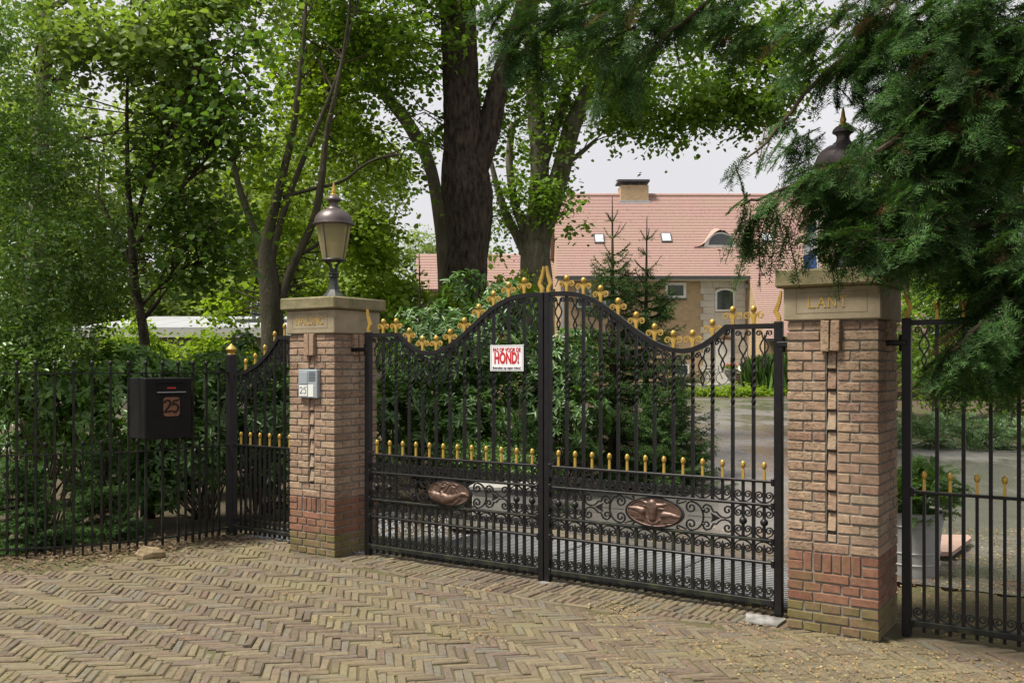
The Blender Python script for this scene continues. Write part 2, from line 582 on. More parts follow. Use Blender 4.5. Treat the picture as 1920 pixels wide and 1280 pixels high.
mbp = MB()
gi = {}
st_ = 0.16
def bed_v(i, j):
    if (i, j) not in gi:
        x, y = i * st_, j * st_
        gi[(i, j)] = len(mbp.v); mbp.v.append((x, y, ground_wave(x, y) - .0085))
    return gi[(i, j)]
for i in range(-42, 46):
    for j in range(6, 66):
        x, y = (i + .5) * st_, (j + .5) * st_
        d = Vector((x, y, 0)) - P0
        s_, n_ = d.dot(GU), d.dot(GN)
        if not inside(x, y, pv) or (0.2 < s_ < 3.8 and -1.5 < n_ < -.20): continue
        mbp.f.append((bed_v(i, j), bed_v(i + 1, j), bed_v(i + 1, j + 1), bed_v(i, j + 1)))
mbp.build("bedding_sand", M['joint'], paving, 'all')

BL, BW, BH = 0.205, 0.052, 0.06
def paver_mesh(l, w, seed, m):
    random.seed(seed)
    mb = MB()
    ch = 0.006
    a, b2 = l / 2 - 0.003, w / 2 - 0.0035
    j = lambda k=0.002: random.uniform(-k, k)
    top = [(-a + ch + j(), -b2 + ch + j(), j()), (a - ch + j(), -b2 + ch + j(), j()), (a - ch + j(), b2 - ch + j(), j()), (-a + ch + j(), b2 - ch + j(), j())]
    sh = [(-a + j(), -b2 + j(), -ch), (a + j(), -b2 + j(), -ch), (a + j(), b2 + j(), -ch), (-a + j(), b2 + j(), -ch)]
    bt = [(x, y, -BH) for x, y, _ in sh]
    vs = top + sh + bt
    fs = [(0, 1, 2, 3)] + [(k + 4, (k + 1) % 4 + 4, (k + 1) % 4, k) for k in range(4)] + [(k + 8, (k + 1) % 4 + 8, (k + 1) % 4 + 4, k + 4) for k in range(4)]
    mb.add(vs, fs)
    return mb, mb.mesh("paver", m)

PVAR = [paver_mesh(BL, BW, 100 + i, M['pave']) for i in range(10)]
random.seed(5)

def fence_front(x, y):
    """0..1: how far the paving is buried under soil beside the left fence"""
    lim = 7.45 if x < -3.6 else 7.45 + (x + 3.6) * 1.5
    return y - lim

place = []
ang = math.atan(0.16)
ca, sa = math.cos(ang), math.sin(ang)
nL = 4
W_ = BL / nL
for i in range(-40, 41):
    for k in range(-95, 96):
        for kind in (0, 1):
            # herringbone lattice (W,-W) and (L,L)
            if kind == 0:
                cx, cy = k * W_ + BL / 2, -(k * W_ + W_ / 2)
            else:
                cx, cy = k * W_ + W_ / 2, -((k + 1) * W_ + BL / 2)
            cx -= i * BL
            cy -= i * BL
            X = cx * ca - cy * sa
            Y = cx * sa + cy * ca + 6.0
            if not (-5.6 < X < 5.6 and 2.2 < Y < 9.6):
                continue
            d = Vector((X, Y, 0)) - P0
            s_, n_ = d.dot(GU), d.dot(GN)
            if -0.15 < s_ < 3.8:
                if n_ < n_edge(s_) + 0.10: continue
            elif s_ <= -0.15:
                if n_ < (0.02 if s_ < -0.72 else 0.26): continue
            else:
                if n_ < (0.26 if s_ < 4.36 else 0.02): continue
            if fence_front(X, Y) > 0.12 + 0.12 * mnoise.noise((X * 3, Y * 3, 0)): continue
            place.append((X, Y, ang + (0 if kind == 0 else math.pi / 2)))
# rows of bricks laid square to the gate line beneath it
for r_ in range(3):
    n0 = -0.13 + r_ * 0.207
    s_ = -0.12
    while s_ < 3.78:
        ln_ = min(0.205, n_edge(s_) - n0)
        if ln_ > 0.03:
            p = G(s_ + (r_ % 2) * 0.02, n0 + ln_ / 2)
            place.append((p.x, p.y, GROT + math.pi / 2, ln_ / 0.205))
        s_ += 0.0535
s_ = -0.1
while s_ < 3.75:
    p = G(s_, n_edge(s_) + 0.03)
    dn = (n_edge(s_ + 0.05) - n_edge(s_ - 0.05)) / 0.1
    place.append((p.x, p.y, GROT - math.atan(dn)))
    s_ += 0.208
# bricks behind the grating
for r_ in range(14):
    for k in range(26):
        s_ = -0.1 + k * 0.208 + (r_ % 2) * 0.1
        p = G(s_, -1.53 - r_ * 0.054)
        place.append((p.x, p.y, GROT))

def in_view(p):
    X, Y = p[0], p[1]
    x, y = 960 + X / Y * FPX, HOR + EYE / Y * FPX
    return -30 < x < 1950 and y < 1300
order = sorted(range(len(place)), key=lambda i: (0 if in_view(place[i]) else 1, place[i][1]))
field = MB()
for rank, i in enumerate(order):
    X, Y, a = place[i][:3]
    sx = place[i][3] if len(place[i]) > 3 else 1.0
    a += random.gauss(0, 0.035)
    X += random.gauss(0, 0.003); Y += random.gauss(0, 0.003)
    z = ground_wave(X, Y) + random.gauss(0, 0.0028)
    tx, ty = random.gauss(0, 0.02), random.gauss(0, 0.02)
    mb, me = PVAR[random.randrange(10)]
    if rank < 300:
        inst("brick", me, paving, (X, Y, z), (tx, ty, a), (sx, 1, 1))
    else:
        mt = Matrix.Translation((X, Y, z)) @ Matrix.Rotation(a, 4, 'Z') @ Matrix.Rotation(tx, 4, 'X') @ Matrix.Rotation(ty, 4, 'Y') @ Matrix.Diagonal((sx, 1, 1, 1))
        field.add([mt @ Vector(v) for v in mb.v], mb.f)
fo = field.build("brick_field", M['pave_i'], paving)
tag(fo, kind='stuff')

# ------------------------------------------------------------------ steel grating (cattle grid) behind the gate
M['grate'] = mat("galvanised_steel", (0.17, 0.18, 0.19), (0.11, 0.115, 0.12), 0.55, 0.5, 5)
M['pit_shade_block'] = mat("painted_pit_shade", (0.02, 0.02, 0.018), None, 1.0, 0, 5)
gr = thing("cattle_grid", "galvanised steel grating of parallel bars set in ground behind the gate", "grating", G(0.3, 0), GROT)
pit_shade_block = MB(); pit_shade_block.box(0, 3.4, 0.16, 1.44, -0.30, -0.028); pit_shade_block.build("pit_shade_block", M['pit_shade_block'], gr)  # solid block under the bars; its near-black colour stands for the pit's shade
gbar = MB(); gbar.box(0.02, 3.38, -0.0135, 0.0135, 0, 0.02, 0.003); gme = gbar.mesh("grating_bar", M['grate'])
for k in range(22):
    inst("grating_bar", gme, gr, (0, 0.19 + k * 0.0588, 0.0))
for sx in (0.0, 1.13, 2.27, 3.38):
    b = MB(); b.box(sx, sx + 0.02, 0.165, 1.44, -0.004, 0.026); b.build("frame_strip", M['grate'], gr)

# ------------------------------------------------------------------ brick pillars
def course_layout(kind):
    """front bricks of one course as (x0, x1); slot in the middle from 0.243 to 0.303"""
    J = 0.009
    if kind == 'A':
        return [(0, .151), (.160, .236), (.310, .380), (.389, .55)]
    if kind == 'B':
        return [(0, .096), (.105, .236), (.310, .438), (.447, .55)]
    if kind == 'S':
        return [(0, .155), (.165, .375), (.385, .55)]
    if kind == 'H':
        return [(0, .095), (.106, .205), (.216, .325), (.336, .44), (.451, .55)]
    if kind == 'TA':
        return [(0, .095), (.105, .205), (.335, .44), (.449, .55)]
    if kind == 'TB':
        return [(0, .200), (.338, .55)]


def pillar(name, label, s0, inscription):
    root = thing(name, label, "pillar", G(s0, 0.245), GROT, "brick gate pillars")
    CH = 1.94 / 31
    bh = CH - 0.0115
    core = MB(); core.box(0.008, .2415, 0.008, .30, -0.05, 1.945); core.box(.3045, .542, 0.008, .30, -0.05, 1.945); core.box(.2415, .3045, 0.008, .30, -0.05, 9 * CH); core.box(.2415, .3045, 0.045, .30, 9 * CH, 1.945); core.box(0.008, .542, .30, .542, -0.05, 1.945)
    core.build("mortar_core", M['mortar'], root)
    back = MB()

    def brick(x0, x1, y0, y1, z0, z1, m, tilt=0.0, name="brick"):
        mb = MB()
        c = ((x0 + x1) / 2, (y0 + y1) / 2, (z0 + z1) / 2)
        mb.cbox((0, 0, 0), (x1 - x0, y1 - y0, z1 - z0), random.uniform(0.0022, 0.0045), 0.0022)
        o = mb.build(name, m, root, loc=(c[0], c[1] + random.gauss(0, 0.0018), c[2]))
        o.rotation_euler = (tilt + random.gauss(0, 0.006), random.gauss(0, 0.008), random.gauss(0, 0.006))
        return o

    for i in range(31):                       # i = 0 is the bottom course
        z0 = i * CH + 0.004
        top = 30 - i
        if i < 2: m = M['brick_moss']
        elif i < 8: m = M['brick_red']
        else: m = M['brick_tan']
        if i == 2: m = M['brick_moss']
        odd = i % 2
        if top < 3: lay = course_layout('TA' if top % 2 == 0 else 'TB')
        elif i in (6, 7): lay = [(0, .095), (.455, .55)]
        elif i < 6: lay = course_layout('H' if i % 2 == 0 else 'S')
        elif i == 8: lay = course_layout('S')
        else: lay = course_layout('A' if odd else 'B')
        dep = 0.10 if odd else 0.205
        for x0, x1 in lay:
            first, last = x0 == 0, x1 == .55
            brick(x0, x1, 0, dep if (first or last) else 0.1, z0, z0 + bh, m)
        # the two sides
        for side in (0, 1):
            y = dep + 0.0105
            while y < 0.52:
                ln = 0.205 if y < 0.36 else 0.55 - y
                y1 = min(y + ln, 0.55)
                if y1 > 0.50: y1 = 0.55
                x0, x1 = (0, .1) if side == 0 else (.45, .55)
                if i in (6, 7) and side == 1 and y < 0.45 and False:
                    pass
                brick(x0, x1, y, y1, z0, z0 + bh, m)
                y = y1 + 0.0105
        # the back, seen by nobody in the photograph
        for xa in (.105, .325):
            back.cbox((xa + .104, .5, z0 + bh / 2), (.205, .1, bh), .005)
    bo = back.build("back_brickwork", M['brick_tan'], root)
    tag(bo, kind='stuff')
    # band of six soldier bricks
    z0 = 6 * CH + 0.004
    for k in range(6):
        x0 = .1045 + k * .0583
        brick(x0, x0 + .0485, 0, .1, z0, z0 + 2 * CH - 0.0115, M['brick_red'])
    # column of stacked end bricks in the slot
    for k in range(9):
        zt = 1.94 - (3 + 2 * k) * CH
        brick(.2475, .2985, 0.008, .07, zt - 2 * CH + 0.006, zt - 0.008, M['brick_tan'], tilt=-0.20)
    brick(.2475, .2985, 0.004, .07, 9 * CH + .004, 10 * CH - .012, M['brick_tan'])
    # two proud bricks on end under the stone
    for x0 in (.2115, .2735):
        brick(x0, x0 + .054, -0.035, .08, 1.94 - 3 * CH - 0.004, 1.938, M['brick_tan'])
    for sx in (0, 1):
        for y0 in (.2215, .2835):
            xx = (.49, .582) if sx else (-.032, .06)
            brick(xx[0], xx[1], y0, y0 + .05, 1.94 - 3 * CH, 1.938, M['brick_tan'])
    # inscribed block and capstone
    blk = MB(); blk.cbox((.275, .275, 2.046), (.59, .59, .21), .008, .001)
    bo = blk.build("stone_block", M['sandstone'], root)
    ln = MB()
    for (x0, x1, z0, z1) in ((.06, .49, 2.113, 2.1155), (.06, .49, 1.985, 1.9875), (.06, .0625, 1.985, 2.113), (.4875, .49, 1.985, 2.113)):
        ln.box(x0, x1, -.0215, -.018, z0, z1)
    ln.build("carved_border", M['groove'], bo)
    letters(inscription, bo)
    cap = MB(); cap.cbox((.275, .275, 2.205), (.675, .675, .108), .012, .003)
    cap.build("capstone", M['cap'], root)
    return root


M['groove'] = mat("carved_groove", (0.17, 0.13, 0.085), None, 0.95, 0, 9)
M['gilt'] = mat("gilded_lettering", (0.55, 0.36, 0.08), (0.38, 0.25, 0.07), 0.5, 0.3, 30)
GLY = {
    'L': ([[(0, 1), (0, 0), (.55, 0)]], .62),
    'A': ([[(0, 0), (.36, 1), (.72, 0)], [(.13, .35), (.59, .35)]], .78),
    'N': ([[(0, 0), (0, 1), (.66, 0), (.66, 1)]], .74),
    'T': ([[(0, 1), (.7, 1)], [(.35, 1), (.35, 0)]], .74),
    'R': ([[(0, 0), (0, 1), (.38, 1), (.52, .88), (.52, .66), (.38, .54), (0, .54)], [(.28, .54), (.58, 0)]], .64),
    'D': ([[(0, 0), (0, 1), (.34, 1), (.58, .78), (.62, .5), (.58, .22), (.34, 0), (0, 0)]], .7),
    'I': ([[(0, 0), (0, 1)]], .14),
    'C': ([[(.6, .84), (.45, .98), (.28, 1), (.08, .8), (0, .5), (.08, .2), (.28, 0), (.45, .02), (.6, .16)]], .66),
}


def letters(text, parent):
    h = 0.062
    gap = 0.30 if text == "LANT" else 0.14
    wid = sum(GLY[c][1] for c in text) * h + gap * h * (len(text) - 1)
    x = .275 - wid / 2 - (0.02 if text == "LANT" else -0.0)
    for c in text:
        mb = MB()
        for st in GLY[c][0]:
            pts = [(x + px * h, 2.022 + pz * h) for px, pz in st]
            for a, b in zip(pts, pts[1:]):
                dx, dz = b[0] - a[0], b[1] - a[1]
                l = math.hypot(dx, dz)
                e = 0.002
                a2 = (a[0] - dx / l * e, a[1] - dz / l * e); b2 = (b[0] + dx / l * e, b[1] + dz / l * e)
                mb.sweep([a2, b2], 0.0068 if abs(dz) > abs(dx) * .5 else 0.0062, 0.006, -0.0205)
            for p in (pts[0], pts[-1]):
                mb.box(p[0] - .008, p[0] + .008, -.0238, -.018, p[1] - .0018, p[1] + .0018)
        mb.build("letter", M['gilt'], parent)
        x += (GLY[c][1] + gap) * h


random.seed(21)
pillarL = pillar("gate_pillar", "square brick pillar with intercom and the word NARDINC on its stone", -0.70, "NARDINC")
pillarR = pillar("gate_pillar", "square brick pillar with the word LANT, half roofed by yew branches", 3.785, "LANT")

# ------------------------------------------------------------------ wrought iron
def spiral(c, r0, r1, a0, a1, n):
    return [(c[0] + (r0 + (r1 - r0) * k / (n - 1)) * math.cos(R(a0 + (a1 - a0) * k / (n - 1))),
             c[1] + (r0 + (r1 - r0) * k / (n - 1)) * math.sin(R(a0 + (a1 - a0) * k / (n - 1)))) for k in range(n)]


def u_scroll(hw, h, r):
    """pair of volutes joined by a bowl: bottom at v=0, open towards +v"""
    cx, cy = -(hw - r), h - r
    p = spiral((cx, cy), r * .22, r, -300, 180, 18)
    for k in range(1, 7):
        a = R(180 + 90 * k / 6)
        p.append((hw * math.cos(a), cy + cy * math.sin(a)))
    return p + [(-u, v) for u, v in p[-2::-1]]


def prof_main(x, cell, x0):
    c = (x - x0) / cell
    xs = [-1, 2.3, 2.6, 3, 3.5, 4, 4.5, 5, 5.5, 6, 6.5, 7, 7.5, 8, 8.5, 9, 9.5, 10, 10.5, 11, 13]
    zs = [1.94, 1.94, 1.902, 1.856, 1.812, 1.786, 1.778, 1.785, 1.805, 1.837, 1.878, 1.926, 1.978, 2.032, 2.085, 2.132, 2.168, 2.197, 2.213, 2.2225, 2.228]
    return float(np.interp(c, xs, zs))


def prof_side(x, cell, x0):
    c = (x - x0) / cell                     # 0 = flat end beside the pillar
    xs = [-1, 2.55, 2.9, 3.4, 4, 4.5, 5, 5.5, 6, 6.5, 7, 8]
    zs = [1.94, 1.94, 1.885, 1.815, 1.745, 1.70, 1.665, 1.635, 1.612, 1.597, 1.588, 1.588]
    return float(np.interp(c, xs, zs))


def egg(mb, zc, r, h, n=12, c=(0, 0)):
    mb.lathe([(max(0.0005, r * math.sin(math.pi * k / 9) * (1.12 - 0.16 * k / 9)), zc - h / 2 + h * (1 - math.cos(math.pi * k / 9)) / 2) for k in range(10)], n, (c[0], c[1], 0))


def finial_mesh():
    mb = MB()
    mb.sweep([(0, 0), (0, .03), (0, .06), (0, .088)], [.020, .021, .028, .02], .016)
    egg(mb, .107, .0205, .05)
    for sg in (-1, 1):
        p = [(.002, .018), (.008, .042), (.017, .064), (.029, .078), (.043, .083)] + spiral((.044, .061), .022, .006, 80, -330, 16)
        mb.sweep([(sg * x, z) for x, z in p], [.009, .010, .010, .0095, .009] + [.0085 - .0002 * k for k in range(16)], .013)
    return mb.mesh("finial", M['gold'], True)


def spear_mesh(m, stem=0.075, r=.0165, h=.052, w=.018):
    mb = MB()
    mb.sweep([(0, 0), (0, stem * .5), (0, stem)], [w, w * .9, w * .7], w * .8)
    egg(mb, stem + h * .42, r, h)
    return mb.mesh("spear_tip", m, True)


ME_FINIAL = finial_mesh()
ME_SPEAR = spear_mesh(M['gold'])
ME_SPEAR_TALL = spear_mesh(M['gold'], .07, .018, .055, .02)
mb = MB(); mb.sweep(u_scroll(.061, .075, .027), .0085, .016); ME_U = mb.mesh("scroll", M['iron'], True)
mb = MB(); mb.sweep(u_scroll(.061, .075, .027), .0085, .016); ME_UM = mb.mesh("scroll", M['iron_moss'], True)
mb = MB(); egg(mb, 0, .026, .052, 14); ME_BALL = mb.mesh("ball", M['iron'], True)


def half_spear(sg):
    mb = MB()
    p = [(0, 0), (.002, .03), (-.016, .062), (-.021, .07), (-.014, .085), (.004, .135), (.012, .175), (.017, .205)]
    mb.sweep([(sg * x, z) for x, z in p], [.026, .027, .025, .026, .026, .021, .015, .008], .022)
    return mb.mesh("half_spear", M['gold'])


ME_HSP = {1: half_spear(1), -1: half_spear(-1)}


def sq_bar(mb, z0, z1, w, twist=None):
    if not twist:
        mb.box(-w / 2, w / 2, -w / 2, w / 2, z0, z1)
        return
    t0, t1 = twist
    t1 = min(t1, z1 - .05)
    zs = [(z0, 0), (t0, 0)]
    n = 34
    zs += [(t0 + (t1 - t0) * k / n, 2 * math.pi * 1.75 * k / n) for k in range(1, n)] + [(t1, 2 * math.pi * 1.75), (z1, 2 * math.pi * 1.75)]
    vs, fs = [], []
    for z, a in zs:
        for k in range(4):
            b = a + math.pi / 4 + k * math.pi / 2
            vs.append((w * .7071 * math.cos(b), w * .7071 * math.sin(b), z))
    for i in range(len(zs) - 1):
        for k in range(4):
            k2 = (k + 1) % 4
            fs.append((i * 4 + k, i * 4 + k2, i * 4 + 4 + k2, i * 4 + 4 + k))
    mb.add(vs, fs)


def drop_ornament(parent, X, xc, zt, slope):
    """volutes and hanging double loop below the top rail"""
    mb = MB()
    for sg in (-1, 1):
        p = spiral((.036, -.030), .005, .021, -290, 180, 15) + [(.0135, -.046), (.006, -.06)]
        mb.sweep([(sg * x, z + slope * sg * x) for x, z in p], .0075, .013)
        q = [(.003, -.055), (.005, -.07), (.018, -.09), (.029, -.115), (.024, -.14), (.008, -.165), (.001, -.182), (.008, -.197), (.0135, -.212), (.009, -.229), (.001, -.247), (0, -.262)]
        mb.sweep([(sg * x, z) for x, z in q], .0085, .011, .0012 * sg)
    mb.box(-.011, .011, -.010, .010, -.072, -.055)
    mb.build("drop_ornament", M['iron'], parent, True, loc=(X(xc), 0, zt))


def relief(strokes, cx, cy, hw, hh, a, b, amp, parent, m, sign=1):
    """oval plaque with a raised design; strokes are polylines (x, y, radius) in drawing units"""
    nr, na = 34, 112
    pts = [(0.0, 0.0)]
    for i in range(1, nr + 1):
        for k in range(na):
            t = 2 * math.pi * k / na
            pts.append((i / nr * math.cos(t), i / nr * math.sin(t)))
    P = np.array(pts)
    D = np.stack([cx + P[:, 0] * hw, cy - P[:, 1] * hh], 1)
    Hh = np.zeros(len(P))
    for st in strokes:
        st, k_ = (st[0], st[1]) if isinstance(st, tuple) else (st, 1.0)
        for (x0, y0, r0), (x1, y1, r1) in zip(st, st[1:]):
            A_, B_ = np.array((x0, y0)), np.array((x1, y1))
            ab = B_ - A_
            t = np.clip(((D - A_) @ ab) / (ab @ ab), 0, 1)
            d = np.linalg.norm(D - (A_ + t[:, None] * ab), axis=1)
            rr = r0 + (r1 - r0) * t
            hgt = np.sqrt(np.clip(1 - (d / rr) ** 2, 0, 1)) * np.minimum(rr / 90, 1.25) * k_
            Hh = np.maximum(Hh, hgt) if k_ > 0 else np.minimum(Hh, np.where(hgt < 0, hgt, 9)) * (hgt < 0) + Hh * (hgt >= 0)
    rad = np.hypot(P[:, 0], P[:, 1])
    rim = np.clip((rad - 0.93) / 0.07, 0, 1)
    Hh = Hh * (rad < 0.97) + 0.28 * np.sin(rim * math.pi)
    y = -(0.012 + amp * Hh)
    V = np.stack([P[:, 0] * a, y, P[:, 1] * b], 1)
    rim0 = len(P) - na
    Vb = V[rim0:].copy(); Vb[:, 1] = 0.012
    fs = []
    for k in range(na):
        fs.append((0, 1 + k, 1 + (k + 1) % na, 1 + (k + 1) % na))
    T = [f[:3] for f in fs]
    for i in range(nr - 1):
        for k in range(na):
            p, q_ = 1 + i * na + k, 1 + i * na + (k + 1) % na
            T += [(p, p + na, q_ + na), (p, q_ + na, q_)]
    n0 = len(V)
    for k in range(na):
        p, q_ = rim0 + k, rim0 + (k + 1) % na
        T += [(p, n0 + k, n0 + (k + 1) % na), (p, n0 + (k + 1) % na, q_)]
    V = np.concatenate([V, Vb])
    o = bpy.data.objects.new("relief", np_mesh("relief", V, np.array(T), m, True))
    link(o, parent)
    return o


BULL = [[(880, 335, 110), (890, 420, 135), (900, 520, 115), (900, 620, 92), (890, 690, 88)],
        [(780, 345, 52), (690, 310, 40), (605, 245, 20)], [(1020, 365, 52), (1140, 352, 40), (1255, 298, 18)],
        [(770, 410, 38), (680, 392, 26)], [(1060, 440, 38), (1170, 446, 26)],
        [(640, 530, 90), (520, 490, 62), (260, 470, 28)], [(620, 610, 52), (420, 560, 30), (245, 522, 18)], [(630, 655, 46), (450, 610, 28), (285, 572, 20)],
        [(640, 695, 42), (480, 660, 28), (335, 632, 20)], [(650, 735, 38), (520, 722, 24), (430, 712, 16)],
        [(1180, 590, 90), (1320, 575, 62), (1600, 615, 28)], [(1190, 660, 52), (1400, 642, 30), (1600, 682, 20)], [(1200, 705, 46), (1400, 692, 28), (1572, 737, 20)],
        [(1210, 752, 42), (1380, 742, 28), (1520, 792, 20)], [(1250, 802, 30), (1420, 832, 18)],
        [(755, 670, 26), (790, 770, 34), (880, 825, 38), (990, 795, 34), (1070, 725, 26)], [(820, 680, 26), (890, 700, 28), (960, 690, 26)]]
HORN = [[(490 + 150 * math.cos(R(t)), 450 + 165 * math.sin(R(t)), 34) for t in range(0, 361, 30)],
        [(380, 640, 70), (520, 740, 150), (750, 800, 160), (900, 790, 135), (1050, 745, 105), (1200, 665, 74), (1330, 592, 56), (1430, 582, 46), (1510, 640, 36)],
        [(690, 600, 60), (740, 780, 165), (730, 900, 60)],
        [(960, 270, 30), (860, 430, 30), (760, 560, 34)], [(960, 340, 28), (1080, 285, 30), (1190, 330, 30), (1130, 420, 30), (1000, 375, 26)],
        [(930, 300, 28), (790, 255, 30), (700, 300, 30), (830, 365, 26)], [(700, 300, 26), (660, 420, 40), (800, 400, 26)],
        [(980, 420, 26), (960, 560, 26), (935, 690, 34)], [(935, 690, 30), (930, 940, 30)], [(1080, 440, 22), (1200, 540, 22), (1260, 600, 22)],
        [(1020, 950, 40), (1150, 860, 55), (1260, 730, 45)], [(300, 620, 30), (400, 690, 40)]]


def gate_leaf(name, label, cat, s0, ncell, cell, mirror, prof, main, group=None, xl=0.05, tips='finial', hinge_w=.05, meet_w=.05):
    W = xl + ncell * cell + 0.045
    root = thing(name, label, cat, G(s0, 0), GROT, group)
    X = (lambda x: W - x) if mirror else (lambda x: x)
    sg = -1 if mirror else 1
    I, IM = M['iron'], M['iron_moss']

    def bx(nm, x0, x1, y0, y1, z0, z1, m, ch=.003):
        mb = MB()
        a, b = sorted((X(x0), X(x1)))
        mb.box(a, b, y0, y1, z0, z1, ch)
        return mb.build(nm, m, root)

    pf = lambda x: prof(x, cell, xl)
    zl, zr = pf(0), pf(W)
    bx("hinge_stile", -.002, hinge_w, -.026, .026, 0.0, zl + .012, I)
    bx("meeting_stile", W - meet_w, W - .003, -.028, .028, 0.005, zr - .004, I)
    # top rail
    xs = sorted(set(list(np.linspace(hinge_w, W - meet_w, 70)) + [xl + cell * 2.3]))
    mb = MB(); mb.sweep([(X(x), pf(x) - .017) for x in xs], .034, .044)
    mb.build("top_rail", I, root, True)
    rails = [.885, .728, .492, .343, .082] if main else [.885, .082]
    for i, z in enumerate(rails):
        low = i == len(rails) - 1
        r = bx("cross_rail", hinge_w, W - meet_w, -.021 if not low else -.024, .021, z - (.009 if not low else .018), z + (.009 if not low else .018), IM if (low or i == 2) else I)
        for xx in (hinge_w, W - meet_w):
            m2 = MB(); a, b = sorted((X(xx - .006 if xx > .5 else xx), X(xx if xx > .5 else xx + .014)))
            m2.cbox(((a + b) / 2, -.004, z), (b - a + .012, .056, .052), .012); m2.build("rail_socket", I, r)
    bw = .021
    for i in range(1, ncell):
        x = xl + i * cell
        zt = pf(x) - .012
        o = None
        if main and 2 < i < ncell - 2:
            mb = MB(); sq_bar(mb, .728, zt, bw, (1.38, 1.72)); o = mb.build("bar", I, root, loc=(X(x), 0, 0))
            mb = MB(); mb.box(-bw / 2, bw / 2, -bw / 2, bw / 2, .028, .492); mb.build("lower_bar", IM, root, loc=(X(x), 0, 0))
        else:
            mb = MB(); sq_bar(mb, .028, zt, bw, (1.38, 1.72) if main else None); o = mb.build("bar", I, root, loc=(X(x), 0, 0))
        inst("finial" if tips == 'finial' else "spear_tip", ME_FINIAL if tips == 'finial' else ME_SPEAR_TALL, root, (X(x), 0, pf(x) - .006), (0, 0, random.gauss(0, .04)))
    for i in range(ncell):
        x = xl + (i + .5) * cell
        outer = main and (i < 2 or i >= ncell - 2)
        zb = (.492 if outer else .728) if main else .03
        mb = MB(); mb.box(-.009, .009, -.009, .009, zb, .888); mb.build("short_bar", I, root, loc=(X(x), 0, 0))
        inst("spear_tip", ME_SPEAR, root, (X(x), 0, .893), (0, 0, random.gauss(0, .05)))
        slope = (pf(x + .03) - pf(x - .03)) / .06 * sg
        drop_ornament(root, X, x, pf(x) - .034, slope)
        if main:
            mb = MB(); mb.box(-.0095, .0095, -.0095, .0095, .028, .435)
            b = len(mb.v)
            mb.add([(-.0095, -.0095, .435), (.0095, -.0095, .435), (.0095, .0095, .435), (-.0095, .0095, .435), (0, 0, .468)], [(0, 1, 4), (1, 2, 4), (2, 3, 4), (3, 0, 4)])
            mb.build("pointed_bar", I, root, loc=(X(x), 0, 0))
            inst("scroll", ME_U, root, (X(x), 0, .741))
            inst("scroll", ME_U, root, (X(x), 0, .479), (math.pi, 0, 0))
            if outer:
                inst("scroll", ME_U, root, (X(x), 0, .715), (math.pi, 0, 0))
                inst("scroll", ME_U, root, (X(x), 0, .505))
                inst("ball", ME_BALL, root, (X(x), 0, .61))
        inst("scroll", ME_UM, root, (X(x), 0, .104))
    # half spears on the stiles
    inst("half_spear", ME_HSP[-sg], root, (X(hinge_w * .5), 0, zl + .008))
    if main:
        inst("half_spear", ME_HSP[sg], root, (X(W - meet_w * .5 - .004), 0, zr - .006))
    return root, X, W


def center_panel(root, X, W, strokes, dims, sgn):
    """oval plaque between scrolls and arrows"""
    xc, zc = W / 2 + .002, .61
    pn = M['iron']
    for sg in (-1, 1):
        mb = MB(); mb.sweep([(xc + sg * (.365 - v), zc + u) for u, v in u_scroll(.100, .132, .042)], .010, .015); mb.build("panel_scroll", pn, root, True)
        for up in (-1, 1):
            p = spiral((.390, .054), .006, .034, 480, 90, 16) + [(.418, .078), (.431, .055), (.437, .042), (.462, .041), (.474, .026), (.495, .011), (.523, .006), (.55, .012), (.567, .028)]
            p += spiral((.540, .060), .035, .007, -38, 420, 20)
            mb = MB(); mb.sweep([(xc + sg * x, zc + up * z) for x, z in p], .010, .015); mb.build("panel_scroll", pn, root, True)
            mb = MB(); mb.sweep([(xc + sg * x, zc + up * z) for x, z in [(.238, .098), (.215, .088), (.195, .082)] + spiral((.178, .092), .017, .005, -30, -330, 10)], .009, .013)
            mb.build("corner_volute", pn, root, True)
            mb = MB(); mb.cbox((xc + sg * .368, 0, zc + up * .05), (.018, .022, .014), .003); mb.build("collar", pn, root)
        mb = MB(); mb.tube([(xc + sg * .25, 0, zc), (xc + sg * .43, 0, zc)], .0045, 6)
        mb.prism([(xc + sg * .418, zc + .034), (xc + sg * .488, zc), (xc + sg * .418, zc - .034), (xc + sg * .432, zc)], -.005, .005)
        mb.build("arrow", pn, root)
    med = bpy.data.objects.new("medallion", None); link(med, root); med.location = (xc, -.012, zc)
    mb = MB()
    prof = [(1.0, .0), (1.05, .0), (1.05, .022), (1.0, .022)]
    na = 56
    vs, fs = [], []
    for k in range(na):
        t = 2 * math.pi * k / na
        for e, y in ((.0, -.016), (.009, -.016), (.009, .016), (.0, .016)):
            vs.append(((.216 + e) * math.cos(t), y, (.100 + e) * math.sin(t)))
    for k in range(na):
        k2 = (k + 1) % na
        for j in range(4):
            j2 = (j + 1) % 4
            fs.append((k * 4 + j, k * 4 + j2, k2 * 4 + j2, k2 * 4 + j))
    mb.add(vs, fs)
    mb.build("oval_rim", pn, med)
    relief(strokes, *dims, .215, .099, .017, med, M['bronze'])


